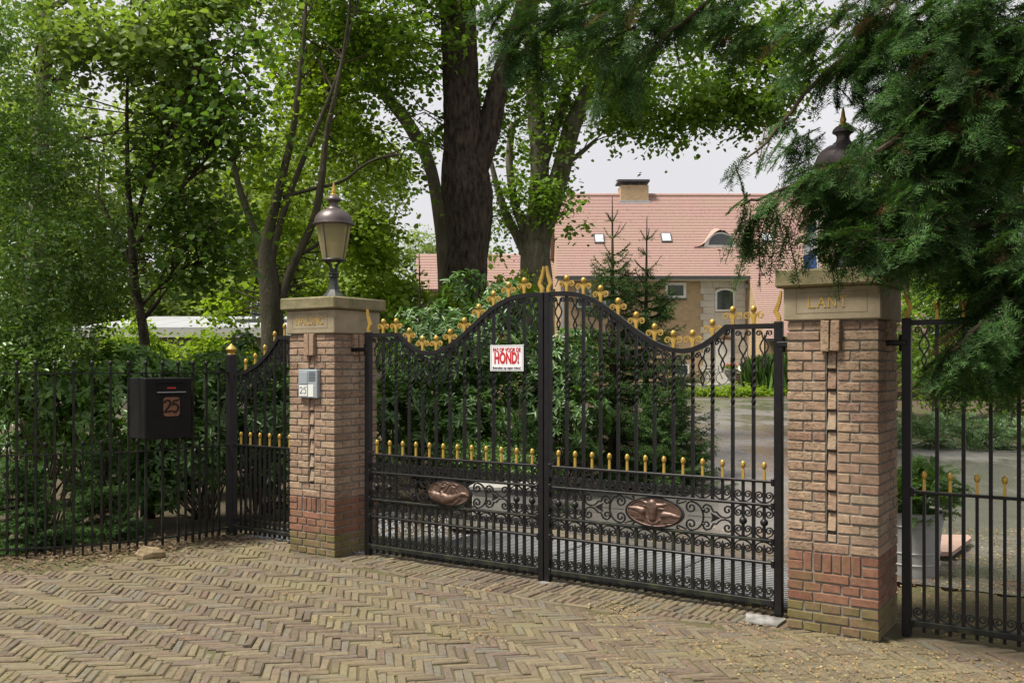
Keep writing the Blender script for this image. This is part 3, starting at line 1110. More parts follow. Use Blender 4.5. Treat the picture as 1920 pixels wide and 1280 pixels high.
random.seed(31)
CELL = .1452
leafL, XL, WL = gate_leaf("gate_leaf", "black iron gate leaf carrying the white dog warning sign and horn plaque", "gate", 0.0, 12, CELL, False, prof_main, True, "entrance gate leaves")
center_panel(leafL, XL, WL, HORN, (905, 600, 670, 385), 1)
leafR, XR, WR = gate_leaf("gate_leaf", "black iron gate leaf with winged bull plaque, next to the LANT pillar", "gate", WL + .002, 12, CELL, True, prof_main, True, "entrance gate leaves")
center_panel(leafR, XR, WR, BULL, (930, 545, 690, 345), -1)
sgl, xs_, wsl = gate_leaf("side_gate", "narrow iron side gate with a swept top beside the intercom pillar", "gate", -1.745, 7, .1345, True, prof_side, False, None, tips='spear', hinge_w=.03, meet_w=.03)
sgr, xs_, wsr = gate_leaf("side_gate", "narrow iron gate in front of the potted thuja at the right edge", "gate", 4.425, 7, .146, False, prof_side, False, None, tips='spear', hinge_w=.05)
# hinge brackets between stiles and pillars
for root, x0, x1 in ((leafL, -.16, .03), (leafR, WR - .03, WR + .11), (sgr, -.1, .03)):
    for z in (1.80,):
        mb = MB(); mb.cbox(((x0 + x1) / 2, -.005, z), (abs(x1 - x0), .05, .035), .005); mb.build("hinge_bracket", M['iron'], root)
        mb = MB(); mb.tube([(x1 - .03 if root is not leafR else x0 + .03, -.005, z - .05), (x1 - .03 if root is not leafR else x0 + .03, -.005, z + .05)], .022, 10); mb.build("hinge_pin", M['iron'], root, True)

# drop plates on the ground under the gate
M['plate'] = mat("bright_wet_steel", (0.45, 0.45, 0.44), (0.20, 0.19, 0.17), 0.25, 0.3, 9, 0.3, 0.004)
def ground_plate(label, pts, group=None):
    mb = MB(); n = len(pts)
    mb.add([(*G(s, nn)[:2], .006) for s, nn in pts] + [(*G(s, nn)[:2], -.004) for s, nn in pts], [tuple(range(n))] + [(k, (k + 1) % n, (k + 1) % n + n, k + n) for k in range(n)])
    o = mb.build("ground_plate", M['plate'])
    tag(o, label, "metal plate")
ground_plate("shiny wet metal plate on the bricks at the foot of the LANT pillar", [(3.45, .06), (3.72, .06), (3.72, .25), (3.52, .27)])
ground_plate("small pale metal gate stop on the bricks where the two leaves meet", [(1.83, .03), (1.90, .03), (1.90, .10), (1.83, .10)])

# ------------------------------------------------------------------ curved fence on the left
FP = [Vector((-2.785, 9.165, 0)), Vector((-3.10, 8.72, 0)), Vector((-3.49, 8.40, 0)), Vector((-3.95, 8.185, 0)), Vector((-4.42, 8.05, 0)), Vector((-4.9, 7.95, 0)), Vector((-5.5, 7.86, 0))]
def fence_curve():
    out = []
    for i in range(len(FP) - 1):
        p0, p1, p2, p3 = FP[max(i - 1, 0)], FP[i], FP[i + 1], FP[min(i + 2, len(FP) - 1)]
        for k in range(12):
            t = k / 12
            out.append(0.5 * ((2 * p1) + (p2 - p0) * t + (2 * p0 - 5 * p1 + 4 * p2 - p3) * t * t + (3 * p1 - p0 - 3 * p2 + p3) * t ** 3))
    out.append(FP[-1])
    return out
FC = fence_curve()
FL = [0.0]
for a, b in zip(FC, FC[1:]): FL.append(FL[-1] + (b - a).length)
def on_fence(l):
    for i in range(len(FC) - 1):
        if FL[i + 1] >= l:
            t = (l - FL[i]) / (FL[i + 1] - FL[i])
            p = FC[i].lerp(FC[i + 1], t)
            d = (FC[i] - FC[i + 1]).normalized()          # pointing right
            return p, d
    return FC[-1], (FC[-2] - FC[-1]).normalized()

fence = thing("railing_fence", "curved black iron railing with ball tips carrying the mailbox", "fence", (0, 0, 0))
for z, m in ((1.590, M['iron_moss']), (.882, M['iron_moss']), (.072, M['iron_moss'])):
    mb = MB()
    vs = []
    n = len(FC)
    for i, p in enumerate(FC):
        d = (FC[min(i + 1, n - 1)] - FC[max(i - 1, 0)]).normalized()
        w = Vector((-d.y, d.x, 0)) * .017
        for q_, h in ((w, .006), (w, -.006), (-w, -.006), (-w, .006)):
            vs.append(p + q_ + Vector((0, 0, z + h)))
    fs = [(i * 4 + k, i * 4 + (k + 1) % 4, i * 4 + 4 + (k + 1) % 4, i * 4 + 4 + k) for i in range(n - 1) for k in range(4)]
    mb.add(vs, fs)
    mb.build("rail", m, fence)
ME_BT = spear_mesh(M['iron'], .05, .018, .05, .016)
mb = MB(); mb.box(-.0105, .0105, -.0105, .0105, -.06, 1.615); ME_FB = mb.mesh("bar", M['iron_moss'])
mb = MB(); mb.box(-.0095, .0095, -.0095, .0095, -.01, .905); ME_FS = mb.mesh("bar", M['iron_moss'])
l = .115
while l < FL[-1] - .05:
    for dl, me, zt in ((0, ME_FB, 1.61), (.075, ME_FS, .90)):
        p, d = on_fence(l + dl)
        if dl and 0.50 < l + dl < .92: continue          # mailbox stands there
        b = inst("bar", me, fence, p, (0, 0, math.atan2(d.y, d.x)))
        inst("ball_tip", ME_BT, b, (0, 0, zt))
    l += .150
mb = MB(); mb.cbox((0, 0, .83), (.088, .088, 1.88), .012); po = mb.build("post", M['iron'], fence, loc=(-2.765, 9.195, 0), rot=(0, 0, GROT))
mb = MB(); mb.lathe([(.0, 0), (.040, .0), (.036, .012), (.030, .018), (.046, .034), (.052, .05), (.046, .066), (.028, .082), (.012, .096), (.003, .108), (0, .11)], 16)
mb.build("onion_cap", M['gold'], po, True, loc=(0, 0, 1.768))

# ------------------------------------------------------------------ mailbox on the fence
p, d = on_fence(.71)
M['box'] = mat("black_box_paint", (0.006, 0.006, 0.007), (0.010, 0.010, 0.010), 0.5, 0, 6, 0.08, 0.003, 0.2, rvar=.08)
M['plaque'] = mat("rusty_plaque", (0.26, 0.125, 0.07), (0.17, 0.085, 0.055), 0.6, 0.3, 22, 0.4, 0.004)
M['red'] = mat("red_sticker", (0.45, 0.03, 0.025), None, 0.5, 0, 5)
mail = thing("mailbox", "black metal mailbox with rusty number 25 plaque, fixed on the fence", "mailbox", (p.x, p.y, 0), math.atan2(d.y, d.x))
# local: x along fence (right), -y towards the street
mb = MB(); mb.cbox((0, .08, 1.27), (.44, .40, .555), .006); mb.build("body", M['box'], mail)
mb = MB(); mb.cbox((-.0, -.127, 1.27), (.43, .012, .545), .004); dr_ = mb.build("door", M['box'], mail)
mb = MB(); mb.cbox((.018, -.136, 1.462), (.245, .012, .078), .004); fl = mb.build("letter_flap", M['box'], mail)
mb = MB(); mb.sweep([(-.115, 1.507), (.15, 1.507)], .010, .028, -.146); mb.build("rain_lip", M['box'], fl)
mb = MB(); mb.sweep([(-.112, 1.418), (.147, 1.418)], .010, .034, -.148); mb.build("flap_edge", M['pole'], fl)
mb = MB(); mb.box(-.02, .06, -.1435, -.142, 1.449, 1.463); mb.build("red_sticker", M['red'], fl)
pl = MB()
c = .016
pw, ph, px, pz = .074, .086, .022, 1.285
pl.prism([(px - pw + c, pz - ph), (px + pw - c, pz - ph), (px + pw - c * .4, pz - ph + c * .8), (px + pw, pz - ph + c), (px + pw, pz + ph - c), (px + pw - c, pz + ph), (px - pw + c, pz + ph), (px - pw, pz + ph - c), (px - pw, pz - ph + c)], -.143, -.132)
plq = pl.build("number_plaque", M['plaque'], mail)
def digit2(x, z, h):
    return [(x + h * a, z + h * b) for a, b in ((-.26, .28), (-.22, .42), (-.08, .5), (.1, .48), (.22, .34), (.2, .16), (.05, -.08), (-.14, -.3), (-.28, -.47), (-.1, -.40), (.12, -.42), (.28, -.34))]
def digit5(x, z, h):
    return [(x + h * a, z + h * b) for a, b in ((.3, .52), (.1, .44), (-.12, .46), (-.2, .12), (0, .2), (.18, .12), (.26, -.08), (.2, -.32), (.02, -.46), (-.16, -.42), (-.24, -.32))]
for f, xx in ((digit2, -.017), (digit5, .053)):
    mb = MB(); mb.sweep(f(xx, 1.288, .115), .014, .012, -.148); mb.build("digit", M['iron'], plq)

# ------------------------------------------------------------------ intercom on the left pillar
M['icom'] = mat("grey_plastic", (0.33, 0.375, 0.41), (0.29, 0.33, 0.36), 0.4, 0.2, 6)
M['icom_d'] = mat("dark_slot", (0.07, 0.075, 0.08), None, 0.6, 0, 6)
M['label_white'] = mat("white_label", (0.68, 0.70, 0.66), (0.62, 0.64, 0.6), 0.5, 0, 8)
ic = thing("intercom", "grey intercom panel numbered 25 on the front of the NARDINC pillar", "intercom", G(-.435, .245, 1.50), GROT)
mb = MB(); mb.cbox((0, -.016, 0), (.232, .044, .25), .005); mb.build("housing", M['icom'], ic)
mb = MB(); mb.cbox((-.052, -.0395, .050), (.10, .006, .105), .002); mb.build("blank_panel", M['icom'], ic)
for k in range(7):
    mb = MB(); mb.box(.012, .095, -.0405, -.037, .100 - k * .0125, .1045 - k * .0125); mb.build("speaker_slot", M['icom_d'], ic)
mb = MB(); mb.cbox((-.052, -.0395, -.062), (.098, .006, .096), .002); npl = mb.build("number_plate", M['label_white'], ic)
for f, xx in ((digit2, -.074), (digit5, -.032)):
    mb = MB(); mb.sweep(f(xx, -.060, .060), .0052, .002, -.0432); mb.build("digit", M['icom_d'], npl)
mb = MB(); mb.cbox((.042, -.0395, -.062), (.065, .006, .105), .002); mb.build("call_button", M['label_white'], ic)

# ------------------------------------------------------------------ warning sign
def text_mesh(txt, size, sx, m, offset=0.0, name="lettering"):
    cu = bpy.data.curves.new("t", 'FONT')
    cu.body = txt; cu.size = size; cu.align_x = 'CENTER'; cu.align_y = 'CENTER'; cu.offset = offset; cu.extrude = .0008
    cu.resolution_u = 3
    ob = bpy.data.objects.new("t", cu); COL.objects.link(ob)
    dg = bpy.context.evaluated_depsgraph_get()
    me = bpy.data.meshes.new_from_object(ob.evaluated_get(dg))
    bpy.data.objects.remove(ob)
    me.name = name
    me.materials.clear(); me.materials.append(m)
    xs = [v.co.x for v in me.vertices]
    w = max(xs) - min(xs)
    return me, w

M['sign_white'] = mat("white_sign_plastic", (0.74, 0.75, 0.78), (0.68, 0.69, 0.72), 0.4, 0, 4)
M['sign_red'] = mat("red_lettering", (0.52, 0.012, 0.02), None, 0.5, 0, 4)
M['sign_dark'] = mat("dark_lettering", (0.05, 0.045, 0.06), None, 0.5, 0, 4)
sgn = thing("warning_sign", "white plastic sign reading PAS OP VOOR DE HOND! tied to gate bars", "sign", G(WL - .045 - CELL * 2 - .004, .024, 1.718), GROT)
mb = MB(); mb.cbox((0, 0, 0), (.315, .005, .205), .002); mb.build("board", M['sign_white'], sgn)
mb = MB()
for (x0, x1, z0, z1) in ((-.147, .147, .0935, .0955), (-.147, .147, -.0955, -.0935), (-.147, -.145, -.0935, .0935), (.145, .147, -.0935, .0935)):
    mb.box(x0, x1, -.0036, -.002, z0, z1)
mb.build("border_line", M['sign_dark'], sgn)
for txt, size, wid, z, off, m in (("PAS OP VOOR DE", .044, .262, .064, .0014, M['sign_red']), ("HOND!", .122, .232, -.003, .0045, M['sign_red']), ("Betreden op eigen risico!", .024, .262, -.077, .0003, M['sign_dark'])):
    me, w = text_mesh(txt, size, 1, m, off)
    o = inst("lettering", me, sgn, (0, -.004, z), (R(90), 0, 0), (wid / w, 1, 1))
for x in (-.15, .15):
    mb = MB(); mb.tube([(x, -.005, .102), (x, .035, .106)], .004, 6); mb.build("cable_tie", M['sign_white'], sgn)

# ------------------------------------------------------------------ lanterns
def lantern(label, s, n):
    t = thing("pillar_lantern", label, "lantern", G(s, n, 2.259), R(20), "lanterns on the gate pillars")
    t.scale = (1.025,) * 3
    mb = MB(); mb.cbox((0, 0, .008), (.25, .25, .018), .004)
    mb.lathe([(.105, .016), (.098, .03), (.07, .055), (.05, .085), (.042, .12), (.036, .16), (.031, .19)], 8)
    mb.build("flared_foot", M['lamp_iron'], t)
    mb = MB(); mb.lathe([(.030, .185), (.044, .192), (.048, .205), (.040, .215), (.050, .226), (.046, .238), (.030, .245), (.030, .27)], 14); mb.build("collar", M['lamp_iron'], t, True)
    for k in range(4):
        a = R(45 + 90 * k)
        mb = MB(); mb.tube([(r * math.cos(a), r * math.sin(a), z) for r, z in ((.028, .235), (.030, .27), (.045, .305), (.075, .33), (.10, .345))], .010, 6); mb.build("bracket_arm", M['lamp_iron'], t, True)
    mb = MB(); mb.lathe([(.0, .338), (.105, .338), (.110, .346), (.105, .356), (0, .356)], 24); mb.build("bottom_ring", M['lamp_iron'], t, True)
    for k in range(4):
        a0, a1 = R(45 + 90 * k), R(135 + 90 * k)
        mb = MB(); mb.lathe([(.098, .352), (.128, .51), (.153, .655)], 8, a0=a0 + .03, a1=a1 - .03); mb.build("pane", M['lamp_glass'], t, 'all')
        mb = MB(); mb.tube([(.101 * math.cos(a0), .101 * math.sin(a0), .35), (.156 * math.cos(a0), .156 * math.sin(a0), .66)], .0062, 6); mb.build("rib", M['copper'], t)
    mb = MB(); mb.lathe([(.0, .356), (.028, .356), (.028, .43), (.018, .44), (.032, .465), (.034, .488), (.024, .51), (0, .52)], 14); mb.build("bulb", M['lamp_bulb'], t, True)
    mb = MB(); mb.lathe([(.0, .652), (.165, .652), (.183, .657), (.183, .668), (.172, .674), (.168, .70), (.155, .733), (.130, .763), (.095, .787), (.066, .797), (.060, .808), (.048, .815)], 32)
    mb.build("dome", M['copper'], t, True)
    mb = MB(); mb.lathe([(.048, .812), (.040, .832), (.039, .85), (.050, .866), (.064, .872), (.066, .882), (.060, .895), (.045, .910), (.028, .918), (.0, .919)], 24); mb.build("chimney", M['copper'], t, True)
    mb = MB(); mb.lathe([(.0, .915), (.027, .917), (.026, .927), (.016, .935), (.021, .955), (.014, .972), (.011, 1.0), (.004, 1.035), (.0, 1.037)], 14); mb.build("gold_tip", M['gold'], t, True)
lantern("copper domed lantern with gold tip on the NARDINC pillar", -.425, -.03)
lantern("copper domed lantern mostly hidden in yew on the LANT pillar", 4.06, -.03)

# ------------------------------------------------------------------ house
def HX(x, Y): return (x - 960) / FPX * Y
def HZ(y, Y): return EYE - (y - HOR) / FPX * Y
M['hbrick'] = brick_mat("yellow_house_brick", [(0, (0.46, 0.33, 0.18)), (1, (0.46, 0.33, 0.18))], bump=0.2)
def house_brick():
    m, nt, N, L, b = _new("yellow_brick_wall")
    pos = coords(nt, True)
    mp = N.new("ShaderNodeMapping"); mp.inputs["Rotation"].default_value = (R(90), 0, 0)
    L.new(pos, mp.inputs[0])
    bt = N.new("ShaderNodeTexBrick")
    bt.inputs["Color1"].default_value = (0.47, 0.335, 0.185, 1); bt.inputs["Color2"].default_value = (0.39, 0.27, 0.15, 1); bt.inputs["Mortar"].default_value = (0.36, 0.30, 0.21, 1)
    bt.inputs["Scale"].default_value = 1; bt.inputs["Brick Width"].default_value = .22; bt.inputs["Row Height"].default_value = .0625; bt.inputs["Mortar Size"].default_value = .008
    L.new(mp.outputs[0], bt.inputs[0])
    n = noise(nt, pos, 3, 4)
    r = ramp(N, [(0.3, (0.85, 0.83, 0.8)), (0.7, (1.08, 1.08, 1.08))]); L.new(n.outputs[0], r.inputs[0])
    L.new(mixc(nt, 1, bt.outputs[0], r.outputs[0], 'MULTIPLY'), b.inputs["Base Color"])
    b.inputs["Roughness"].default_value = .9
    return m
M['hbrick'] = house_brick()
def tile_mat():
    m, nt, N, L, b = _new("pink_clay_tiles")
    pos = coords(nt, True)
    n1 = noise(nt, pos, 9, 4, .7, (1, .4, .4)); n2 = noise(nt, pos, .55, 5, .65)
    r = ramp(N, [(0.3, (0.325, 0.198, 0.175)), (0.5, (0.375, 0.242, 0.218)), (0.7, (0.26, 0.15, 0.132))]); L.new(n1.outputs[0], r.inputs[0])
    r2 = ramp(N, [(0.40, (0, 0, 0)), (0.66, (.6, .6, .6))]); L.new(n2.outputs[0], r2.inputs[0])
    L.new(mixc(nt, r2.outputs[0], r.outputs[0], (0.34, 0.25, 0.185)), b.inputs["Base Color"])
    b.inputs["Roughness"].default_value = .85
    return m
M['tile'] = tile_mat()
M['lead'] = mat("zinc_flashing", (0.42, 0.44, 0.47), (0.33, 0.35, 0.37), 0.5, 0.3, 4)
M['gutter'] = mat("dark_gutter", (0.075, 0.08, 0.085), None, 0.5, 0.2, 4)
M['quoin'] = mat("pale_quoin_stone", (0.56, 0.52, 0.44), (0.47, 0.43, 0.36), 0.85, 0, 1.5, 0.15, .005, world=True)
M['skylight'] = mat("skylight_glass_painted_sheen", (0.60, 0.64, 0.67), None, 0.05, 0, 2, spec=1.0)  # pale base colour stands in for sky reflection and for blinds behind

YW = 55.0
house = thing("house", "yellow brick house with pink tiled roof, chimney and eyebrow dormer", "house", (0, YW, 0))
def hpart(nm, m, parent=None, smooth=False):
    return lambda mb: mb.build(nm, m, parent or house, smooth, loc=(0, -YW, 0) if (parent or house) is house else (0, 0, 0))
def hb(nm, m, x0, x1, y0, y1, Y, dep, out=0.0, parent=None):
    """box on the front wall given by pixel bounds at depth Y; sticks out by `out`"""
    mb = MB(); mb.box(HX(x0, Y), HX(x1, Y), Y - out, Y + dep, HZ(y1, Y), HZ(y0, Y))
    o = mb.build(nm, m, parent or house)
    if parent is None: o.location = (0, -YW, 0)
    return o

def tiled_roof(nm, xl, xr, Y0, z0, Y1, z1, rows, parent, loc, hip=0.0):
    mb = MB()
    for i in range(rows):
        t0, t1 = i / rows, (i + 1) / rows
        ya, za = Y0 + (Y1 - Y0) * t0, z0 + (z1 - z0) * t0
        yb, zb = Y0 + (Y1 - Y0) * t1, z0 + (z1 - z0) * t1
        lift = 0.035
        mb.add([(xl, ya - lift * .7, za + lift), (xr, ya - lift * .7, za + lift), (xr, yb, zb + .004), (xl, yb, zb + .004), (xl, ya, za), (xr, ya, za)], [(0, 1, 2, 3), (4, 5, 1, 0)])
    mb.add([(xl, Y0, z0 - .1), (xr, Y0, z0 - .1), (xr, Y1, z1 - .1), (xl, Y1, z1 - .1)], [(0, 3, 2, 1)])
    o = mb.build(nm, M['tile'], parent); o.location = loc
    return o

XA, XB, XC = 2.62, 13.8, 23.0
EZ, EYv = 6.86, 54.4
RZ, RY = 12.6, 60.2
wl_ = MB(); wl_.box(XA + .25, XB + 5, YW, YW + 10.4, -.2, EZ + .1); hpart("wall", M['hbrick'])(wl_)
gb = MB(); gb.add([(XA + .25, YW, EZ), (XA + .25, YW + 10.4, EZ), (XA + .25, RY, RZ - .4)], [(0, 1, 2)]); hpart("gable_wall", M['hbrick'])(gb)
roof = tiled_roof("roof", XA, XC, EYv, EZ, RY, RZ, 52, house, (0, -YW, 0))
bk = MB(); bk.add([(XA, RY, RZ), (XC, RY, RZ), (XC, RY + 6, EZ), (XA, RY + 6, EZ)], [(0, 1, 2, 3)]); bk.build("rear_slope", M['tile'], roof)
k_ = (RZ - EZ) / (RY - EYv)
YE2 = 50.6; ZE2 = EZ - (EYv - YE2) * k_
tiled_roof("catslide_roof", XB, XC, YE2, ZE2, EYv, EZ, 33, house, (0, -YW, 0))
rd = MB(); rd.tube([(XA, RY, RZ + .02), (XC, RY, RZ + .02)], .13, 8); rd.build("ridge_tiles", M['tile'], roof, True)
cw = MB(); cw.add([(XB + .05, YW + .2, -.2), (XB + .05, 51.0, -.2), (XB + .05, 51.0, EZ - (EYv - 51.0) * k_ - .12), (XB + .05, EYv, EZ - .12), (XB + .05, YW + .2, EZ - .1), (XB + .3, YW + .2, -.2), (XB + .3, 51.0, -.2)], [(0, 1, 2, 3, 4)])
cw.box(XB + .05, XC - .3, 51.0, 51.3, -.2, EZ - (EYv - 51.0) * k_ - .1)
hpart("wing_wall", M['hbrick'])(cw)
g = MB(); g.box(XA - .1, XB + .05, EYv - .22, EYv - .02, EZ - .16, EZ - .02); hpart("gutter", M['gutter'])(g)
g = MB(); g.box(XA, XB, EYv - .04, YW + .02, EZ - .22, EZ - .165); hpart("soffit", M['white'])(g)
g = MB(); g.box(XB - .1, XC, YE2 - .2, YE2 - .02, ZE2 - .14, ZE2); hpart("gutter", M['gutter'])(g)
g = MB(); g.box(XA + .28, XA + .42, YW - .14, YW - .02, -.1, EZ - .2); hpart("downpipe", M['lead'])(g)
# chimney
def roofpt(y):
    """depth of the front roof plane seen at pixel row y"""
    a = (HOR - y) / FPX
    Yp = (EZ - EYv * k_ - EYE) / (a - k_)
    return Yp
ch = thing("_c", None, None); bpy.data.objects.remove(ch)
CY = roofpt(380) + .5
cm = MB(); cm.box(HX(1162, CY), HX(1214, CY), CY - .5, CY + 1.0, 11.4, HZ(350, CY)); chim = cm.build("chimney", M['hbrick'], roof)
cm = MB(); cm.box(HX(1159, CY), HX(1217, CY), CY - .58, CY + .6, 11.2, HZ(380, CY - .5) + .12); cm.build("flashing", M['lead'], roof)
cm = MB(); cm.add([(HX(1157, CY), CY - .6, HZ(347, CY) + .25), (HX(1216, CY), CY - .6, HZ(347, CY) + .25), (HX(1216, CY), CY + 1.1, HZ(341, CY) + .25), (HX(1157, CY), CY + 1.1, HZ(341, CY) + .25)], [(0, 1, 2, 3)])
cm.box(HX(1157, CY), HX(1216, CY), CY - .62, CY + 1.1, HZ(348, CY) + .16, HZ(347, CY) + .22)
for x in (1164, 1180, 1196, 1211): cm.box(HX(x, CY), HX(x + 1.6, CY), CY - .4, CY - .34, HZ(351, CY), HZ(347, CY) + .2)
cm.build("chimney_cover", M['gutter'], roof)
# skylights lying in the roof plane
pit_a = math.atan(k_)
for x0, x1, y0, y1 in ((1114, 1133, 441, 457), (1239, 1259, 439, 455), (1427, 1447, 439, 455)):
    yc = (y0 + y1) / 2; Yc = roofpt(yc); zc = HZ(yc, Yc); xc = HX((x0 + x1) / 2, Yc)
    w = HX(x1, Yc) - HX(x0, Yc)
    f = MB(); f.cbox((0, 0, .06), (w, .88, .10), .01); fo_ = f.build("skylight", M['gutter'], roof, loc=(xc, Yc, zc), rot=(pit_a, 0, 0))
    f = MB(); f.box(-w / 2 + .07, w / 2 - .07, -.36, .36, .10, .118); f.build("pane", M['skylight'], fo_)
# eyebrow dormer
Yd = roofpt(464); zd = HZ(464, Yd); xd = HX(1351, Yd); hwid = HX(1401, Yd) - xd
V, F = [], []
nu, nv = 40, 8
for i in range(nu + 1):
    u = -1 + 2 * i / nu
    h = 1.0 * (0.5 + 0.5 * math.cos(math.pi * u)) ** 1.3
    for j in range(nv + 1):
        t = j / nv
        reach = h / (k_ - .22) if h > 0 else 0
        V.append((xd + u * hwid, Yd - .12 + t * (reach + .12), zd + .05 + h + t * (reach) * .22))
for i in range(nu):
    for j in range(nv):
        a = i * (nv + 1) + j
        F.append((a, a + nv + 1, a + nv + 2, a + 1))
db = MB(); db.add(V, F); dorm = db.build("eyebrow_dormer", M['tile'], roof, True)
fw = MB()
arc = [(xd + u * hwid * .62, zd + .06 + .86 * (max(0, 1 - u * u)) ** .5 * 1.0) for u in np.linspace(-1, 1, 25)]
fw.prism(arc + [(xd + hwid * .8, zd + .02), (xd - hwid * .8, zd + .02)], Yd - .02, Yd + .05); fw.build("window_frame", M['white'], dorm)
arc2 = [(xd + u * hwid * .45, zd + .17 + .66 * (max(0, 1 - u * u)) ** .5) for u in np.linspace(-1, 1, 25)]
fw = MB(); fw.prism(arc2, Yd - .05, Yd - .025); fw.build("pane", M['glass_dark'], dorm)

def window(x0, x1, y0, y1, fr=4, sill=True, Y=YW, shut=False):
    w = hb("window", M['white'], x0, x1, y0, y1, Y, .05, .08)
    hb("pane", M['glass_dark'], x0 + fr, x1 - fr, y0 + fr, y1 - fr, Y, -.06, .10, parent=w)
    if sill: hb("sill", M['gutter'], x0 - 1, x1 + 1, y1, y1 + 2.5, Y, .05, .14, parent=w)
    return w
window(1247, 1286, 530, 559, 5)
window(1081, 1108, 535, 577, 4)
window(1081, 1112, 622, 690, 4)
window(1132, 1160, 535, 577, 4)
window(1262, 1292, 681, 705, 4, False)
window(1398, 1407, 640, 668, 2, False)
# stone bay: quoins, arched window, door
bh_ = 12.2
for i in range(17):
    y0 = 540 + i * bh_ - 0.6
    lx = 1313 if i % 2 == 0 else 1318.5
    q_ = hb("quoin", M['quoin'], lx, 1340, y0, y0 + bh_ - .5, YW, .1, .06 + .004 * (i % 3))
    hb("quoin", M['quoin'], 1377.5, 1397, y0, y0 + bh_ - .5, YW, .1, .058 + .004 * ((i + 1) % 3))
for x0, x1 in ((1313, 1335), (1335.5, 1348), (1348.5, 1367), (1367.5, 1380), (1380.5, 1397)):
    hb("voussoir", M['quoin'], x0, x1, 523.5, 539, YW, .1, .065)
for x0, x1, y0, y1 in ((1340.5, 1358.5, 585, 610), (1359, 1377, 585, 610), (1340.5, 1358.5, 610.5, 631), (1359, 1377, 610.5, 631)):
    hb("stone_panel", M['quoin'], x0, x1, y0, y1, YW, .1, .05)
aw = MB(); Y = YW - .03
def archpoly(x0, x1, y0, y1, rise):
    return [(HX(x0, YW), HZ(y1, YW)), (HX(x1, YW), HZ(y1, YW))] + [(HX(x1 + (x0 - x1) * k / 12, YW), HZ(y0 + rise - rise * math.sin(math.pi * k / 12) ** .8, YW)) for k in range(13)]
aw.prism(archpoly(1340.5, 1377, 540, 584, 6), YW - .11, YW); awo = aw.build("arched_window", M['white'], house, loc=(0, -YW, 0))
aw = MB(); aw.prism(archpoly(1344, 1373.5, 544, 580, 5), YW - .13, YW - .112); aw.build("pane", M['glass_dark'], awo)
dw = hb("door", M['white'], 1341, 1377, 637, 727, YW, .05, .09)
hb("door_handle", M['gutter'], 1368.5, 1370.5, 676, 679, YW, -.09, .14, parent=dw)
hb("letter_slot", M['gutter'], 1368.5, 1370.5, 671, 673, YW, -.09, .13, parent=dw)
hb("step", M['grey_stone'], 1325, 1395, 727, 733, YW, .1, 1.0)
hb("wall_lamp", M['lead'], 1395.5, 1400, 533, 541, YW, .05, .3)
am = MB()
am.sweep([(HX(1345 + 28 * k / 10, YW), HZ(635 - 6 * math.sin(math.pi * k / 10), YW)) for k in range(11)], .10, .2, YW - .2)
am.build("door_arch", M['brick_tan'], house, loc=(0, -YW, 0))
terr = MB(); terr.box(HX(1190, 53), 24, 51.7, 55.2, -.1, .60); to = terr.build("terrace", M['grey_stone']); tag(to, kind='structure')

# lower wing seen between the trunks
wing = thing("house_wing", "lower wing with pink tiled roof seen behind the big dark trunk", "house", (0, 62, 0))
YV = 62
mb = MB(); mb.box(HX(772, YV) + .3, 3.2, YV + .4, YV + 7, -.1, HZ(541, YV)); mb.build("wall", M['hbrick'], wing, loc=(0, -62, 0))
wr = tiled_roof("roof", HX(774, YV), 3.0, YV, HZ(541, YV) - .05, YV + 2.6, HZ(541, YV) + 2.6, 22, wing, (0, -62, 0))
mb = MB(); mb.add([(HX(774, YV), YV + 2.6, HZ(541, YV) + 2.6), (3.0, YV + 2.6, HZ(541, YV) + 2.6), (3, YV + 6, HZ(541, YV)), (HX(774, YV), YV + 6, HZ(541, YV))], [(0, 1, 2, 3)]); mb.build("rear_slope", M['tile'], wr)
mb = MB(); mb.box(HX(820, YV), HX(868, YV), YV + .36, YV + .42, HZ(570, YV), HZ(548, YV)); w_ = mb.build("window", M['white'], wing, loc=(0, -62, 0))
mb = MB(); mb.box(HX(824, YV), HX(864, YV), YV + .33, YV + .355, HZ(567, YV), HZ(551, YV)); mb.build("pane", M['glass_dark'], w_)

# garage with pale low roof on the left
YG = 25.0
gar = thing("garage", "low outbuilding with pale grey shallow roof behind the left shrubs", "building", (-7, YG, 0))
off = (7, -YG, 0)
M['felt'] = mat("pale_roofing", (0.33, 0.34, 0.355), (0.27, 0.28, 0.29), 0.7, 0, 1.2, .1, .01, world=True)
M['fascia'] = mat("cream_fascia", (0.50, 0.50, 0.44), (0.42, 0.43, 0.36), 0.7, 0, 2, world=True)
M['gwall'] = mat("dull_plaster", (0.30, 0.27, 0.22), (0.24, 0.22, 0.18), 0.9, 0, 2, world=True)
xs0, xs1 = HX(150, YG), HX(765, YG)
n_sh = 9
zE, zR = HZ(615, YG), HZ(593, 30)
for k in range(n_sh):
    a = xs0 + (xs1 - xs0) * k / n_sh; b = xs0 + (xs1 - xs0) * (k + 1) / n_sh - .02
    mb = MB(); mb.add([(a, YG - .5, zE), (b, YG - .5, zE), (b, 30, zR), (a, 30, zR), (a, YG - .5, zE - .05), (b, YG - .5, zE - .05), (b, 30, zR - .05), (a, 30, zR - .05)], [(0, 1, 2, 3), (4, 5, 1, 0), (5, 6, 2, 1), (7, 4, 0, 3)])
    mb.build("roof_sheet", M['felt'], gar, loc=off)
mb = MB(); mb.box(xs0, xs1, YG - .55, YG - .46, zE - .26, zE - .055); mb.build("fascia", M['fascia'], gar, loc=off)
mb = MB(); mb.box(xs0 + .3, xs1 - .3, YG + .4, YG + 4.6, -.1, zE - .12); mb.build("wall", M['gwall'], gar, loc=off)
